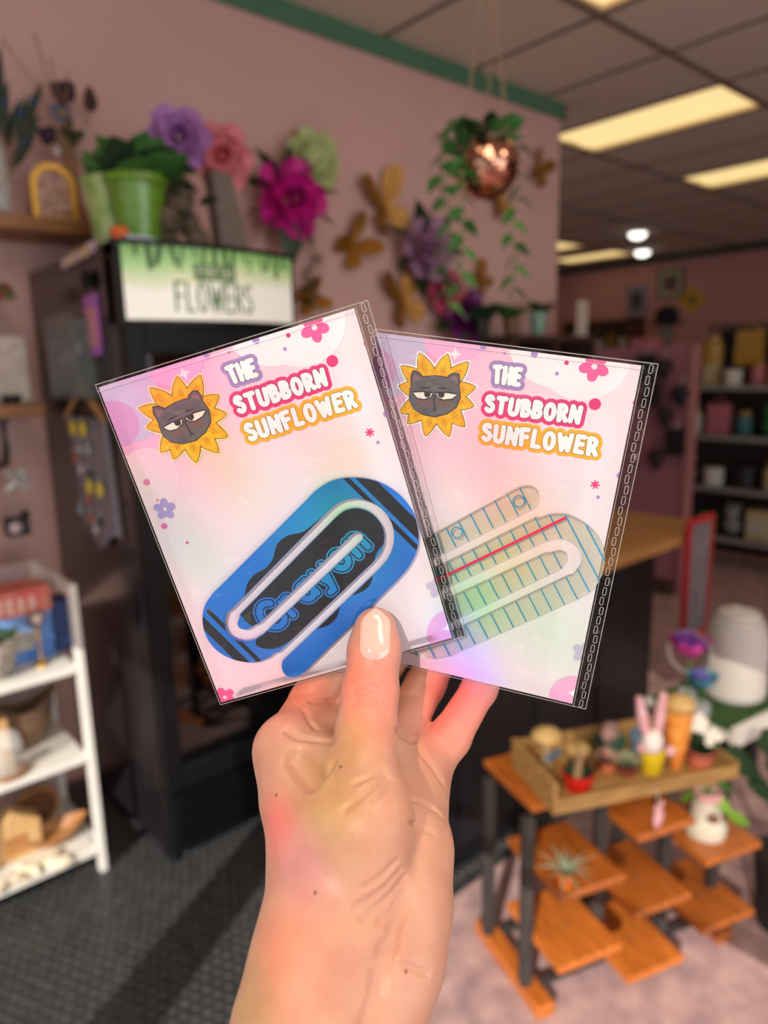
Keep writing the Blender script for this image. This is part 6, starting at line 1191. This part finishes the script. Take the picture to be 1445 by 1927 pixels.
def merch(x, y, z, s, ci, fi, where):
    nm, c_ = PALS[ci % len(PALS)]; f = FORM[fi % len(FORM)]; m_ = M('merch_'+nm, srgb(*c_), .6, var=.12, scale=12)
    t = thing(f.replace(' ', '_'), '%s %s %s' % (nm, f, where), f.split()[-1], (x, y, z), random.uniform(-.2, .2), 'small goods on the gift shelves'); b = MB()
    if f == 'carton': b.box(-s*.4, s*.4, -s*.5, s*.5, 0, s*1.2); b.build('box', m_, t, bevel=.004); b = MB(); b.box(-s*.41, -s*.4, -s*.35, s*.35, s*.3, s*.8); b.build('label', M('merch_label', srgb(190, 180, 170), .6), t)
    elif f == 'plush toy':
        b.ball((0, 0, s*.4), s*.42, 12, (1, 1, .95)); b.build('body', m_, t, smooth=True); b = MB(); b.ball((-.02, 0, s*.95), s*.33, 12); b.build('head', m_, t, smooth=True)
        for sg_ in (-1, 1): b = MB(); b.ball((0, sg_*s*.22, s*1.25), s*.12, 8); b.build('ear', m_, t, smooth=True)
    elif f == 'round tin': b.lathe([(s*.45, 0), (s*.45, s*.6), (s*.47, s*.6), (s*.47, s*.8), (0, s*.8)], 18); b.build('tin', m_, t)
    elif f == 'jar': b.lathe([(s*.35, 0), (s*.4, s*.1), (s*.4, s*.8), (s*.25, s*.95)], 16); b.build('jar', m_, t, smooth=True); b = MB(); b.lathe([(s*.3, s*.95), (s*.3, s*1.15)], 14); b.build('lid', M('merch_gold', srgb(170, 130, 50), .4), t)
    elif f == 'mug': b.lathe([(s*.35, 0), (s*.38, s*.9), (s*.34, s*.9), (s*.32, s*.08), (0, s*.08)], 16, cap=False); b.build('cup', m_, t, smooth=True); b = MB(); b.torus((0, -s*.45, s*.45), s*.22, s*.05, 'x', 12, 6); b.build('handle', m_, t, smooth=True)
    else: b.prism([(-s*.5, 0), (s*.5, 0), (s*.45, s*1.3), (-s*.45, s*1.3)], 'x', -s*.2, s*.2); b.build('bag', m_, t); b = MB(); b.tube([(0, -s*.2, s*1.28), (0, -s*.15, s*1.6), (0, s*.15, s*1.6), (0, s*.2, s*1.28)], s*.03, 5); b.build('handle', m_, t)
gx = 5.3; zs = [.25, .62, 1.0, 1.36]; ga, gb = onx(1445, 800, gx).y-.5, onx(1300, 800, gx).y+.75
gondola('dark gift shelving with mixed goods beyond the pink divider', gx, ga, gb, zs, 1.5)
SH = ['on the bottom gift shelf', 'on the second gift shelf', 'on the third gift shelf', 'on the fourth gift shelf beyond the pink divider']
CMB = [(c_, f_) for c_ in range(12) for f_ in range(6)]
WGT = [0, 0, 0, 1, 1, 7, 7, 2, 6, 6, 4, 9, 3, 10, 11, 5]
def picks(n):
    o = []
    while len(o) < n:
        q_ = (random.choice(WGT), random.randrange(6))
        if q_ not in o: o.append(q_)
    return o
for si, z in enumerate(zs):
    y = ga+.12; pk = picks(26); k = 0
    while y < gb-.1:
        s = random.uniform(.15, .2); ci, fi = pk[k]; s2 = min(s, (.30 if si < 3 else .2)/(1.65 if fi == 5 else 1.4)); merch(gx+.1+random.uniform(0, .06), y, z+.001, s2, ci, fi, SH[si]); y += s2*1.0+.03; k += 1
pk = picks(20)
for j, y in enumerate(np.arange(ga+.2, gb-.1, .27)): merch(gx+.2, float(y), 1.502, .19, pk[j][0], pk[j][1], 'on top of the dark gift shelving')
# far back: display with gold goods, clothes rail, pictures and sign on the far wall
fx = 9.2; ga, gb = onx(1185, 600, fx).y, onx(1060, 600, fx).y; zf = [.5, .9, 1.3, 1.7]
t = thing('back_display', 'dark shelf display of gold and cream goods against the far wall', 'shelving', (fx, ga, 0)); b = MB(); b.box(.38, .42, 0, gb-ga, 0, 2.15); b.build('back_panel', M('display_brown', srgb(96, 66, 40), .7), t)
for z in zf+[2.12]: b = MB(); b.box(0, .4, 0, gb-ga, z-.03, z); b.build('shelf_board', M('display_brown', srgb(96, 66, 40), .7), t)
for y in (0, gb-ga-.03): b = MB(); b.box(0, .4, y, y+.03, 0, 2.15); b.build('side_panel', M('display_brown', srgb(96, 66, 40), .7), t)
for si, z in enumerate(zf):
    for j, y in enumerate(np.arange(ga+.15, gb-.1, .21)): merch(fx+.15, float(y), z+.001, .15+.05*((j+si) % 3)/2, (1, 9, 4, 1, 9, 0)[(j+si) % 6], j+si*2, 'in the gold display by the far wall, shelf %s' % ('one', 'two', 'three', 'four')[si])
def far_pic(px, py, w, h, label, fc, ic, ic2):
    q = onx(px, py, 10.16); t = thing('framed_picture', label, 'picture', (10.195, q.y, q.z)); b = MB()
    for bx_ in ((-.03, 0, -w/2, w/2, -h/2, -h/2+.04), (-.03, 0, -w/2, w/2, h/2-.04, h/2), (-.03, 0, -w/2, -w/2+.04, -h/2+.04, h/2-.04), (-.03, 0, w/2-.04, w/2, -h/2+.04, h/2-.04)): b.box(*bx_)
    b.build('frame', M('frame_'+label.split()[0], fc, .5), t); b = MB(); b.box(-.015, 0, -w/2+.04, w/2-.04, -h/2+.04, h/2-.04); b.build('mat_board', M('mat_'+label.split()[0], ic, .6), t); b = MB(); b.box(-.018, -.015, -w/4, w/4, -h/4, h/4); b.build('print', M('pic_'+label.split()[0], ic2, .6, var=.3, scale=6), t)
far_pic(1196, 566, .34, .46, 'lilac framed small picture with a dark figure on the far wall', srgb(150, 130, 150), srgb(130, 120, 140), srgb(70, 54, 66)); far_pic(1260, 533, .42, .42, 'grey framed picture on the far wall above the yellow sign', srgb(120, 106, 90), srgb(170, 158, 140), srgb(90, 70, 60))
q = onx(1300, 565, 10.16); t = thing('warning_sign', 'yellow diamond sign with a dark paw mark on the far wall', 'sign', (10.195, q.y, q.z)); b = MB(); s = .2; b.prism([(0, -s), (s, 0), (0, s), (-s, 0)], 'x', -.012, 0); b.build('plate', M('sign_yellow', srgb(206, 160, 20), .5), t); b = MB(); b.ball((-.014, 0, -.02), .05, 10, (.1, 1, .9)); b.ball((-.014, -.05, .045), .02, 8, (.1, 1, 1)); b.ball((-.014, 0, .06), .02, 8, (.1, 1, 1)); b.ball((-.014, .05, .045), .02, 8, (.1, 1, 1)); b.build('paw_mark', IRON, t)
hx = 7.2; q = onx(1255, 595, hx); t = thing('hat_stand', 'mannequin head wearing a big black curly hat above the goods', 'mannequin', (hx, q.y, 0)); b = MB(); b.lathe([(.14, 0), (.14, .02), (.02, .03), (.02, q.z-.34), (.05, q.z-.3), (.07, q.z-.2), (.06, q.z-.06)], 14); b.build('bust', M('mannequin_grey', srgb(120, 108, 100), .6), t, smooth=True); b = MB(); b.ball((0, 0, q.z), .125, 14, (1, 1, .85)); b.lathe([(.06, q.z-.075), (.17, q.z-.08), (.18, q.z-.065), (.06, q.z-.05)], 16); b.build('hat', M('black_fur', (.006, .006, .007), .9, bump=.8), t, smooth=True)
cx_ = 7.6; ya, yb = onx(1450, 650, cx_).y-.4, onx(1335, 650, cx_).y; zr = onx(1390, 612, cx_).z
t = thing('clothes_rail', 'black clothes rail in the dark back corner', 'clothes rail', (cx_, ya, 0)); b = MB(); b.tube([(0, 0, zr), (0, yb-ya, zr)], .015, 8); b.build('bar', IRON, t)
for y in (0, yb-ya): b = MB(); b.tube([(0, y, .02), (0, y, zr)], .015, 8); b.box(-.2, .2, y-.02, y+.02, 0, .03); b.build('post', IRON, t)
n_ = int((yb-ya-.12)/.075)
for k in range(n_):
    nm, c_ = (('black', (14, 12, 14)), ('maroon', (70, 20, 34)), ('dark grey', (40, 36, 38)), ('navy', (20, 22, 38)), ('plum', (60, 26, 50)), ('cream', (150, 136, 120)))[k % 6]
    t = thing('garment', nm+(' long' if k < 6 else ' short')+' garment hanging on the black clothes rail', 'clothing', (cx_, ya+.08+.075*k, zr-.03), 0, 'clothes on the rail'); b = MB(); b.prism([(-.06, 0), (.06, 0), (.24, -.06), (.22, -.3), (.18, -.28), (.19, -.85 if k < 6 else -.62), (-.19, -.85 if k < 6 else -.62), (-.18, -.28), (-.22, -.3), (-.24, -.06)], 'y', -.02, .02); b.build('cloth', M('cloth_'+nm.replace(' ', '_'), srgb(*c_), .9, var=.15), t); b = MB(); b.torus((0, 0, .025), .02, .004, 'y', 12, 5); b.build('hanger_hook', M('silver', (.7, .7, .7), .25, metal=1), t)
# trailing plant beside the divider
pot_plant('potted_plant', 'trailing broad leaf plant in a grey pot on the counter end', (2.45, 1.78, .952), .06, .08, M('grey_pot', srgb(110, 106, 104), .6), 12, .17, 'd', True, spread=1.6)
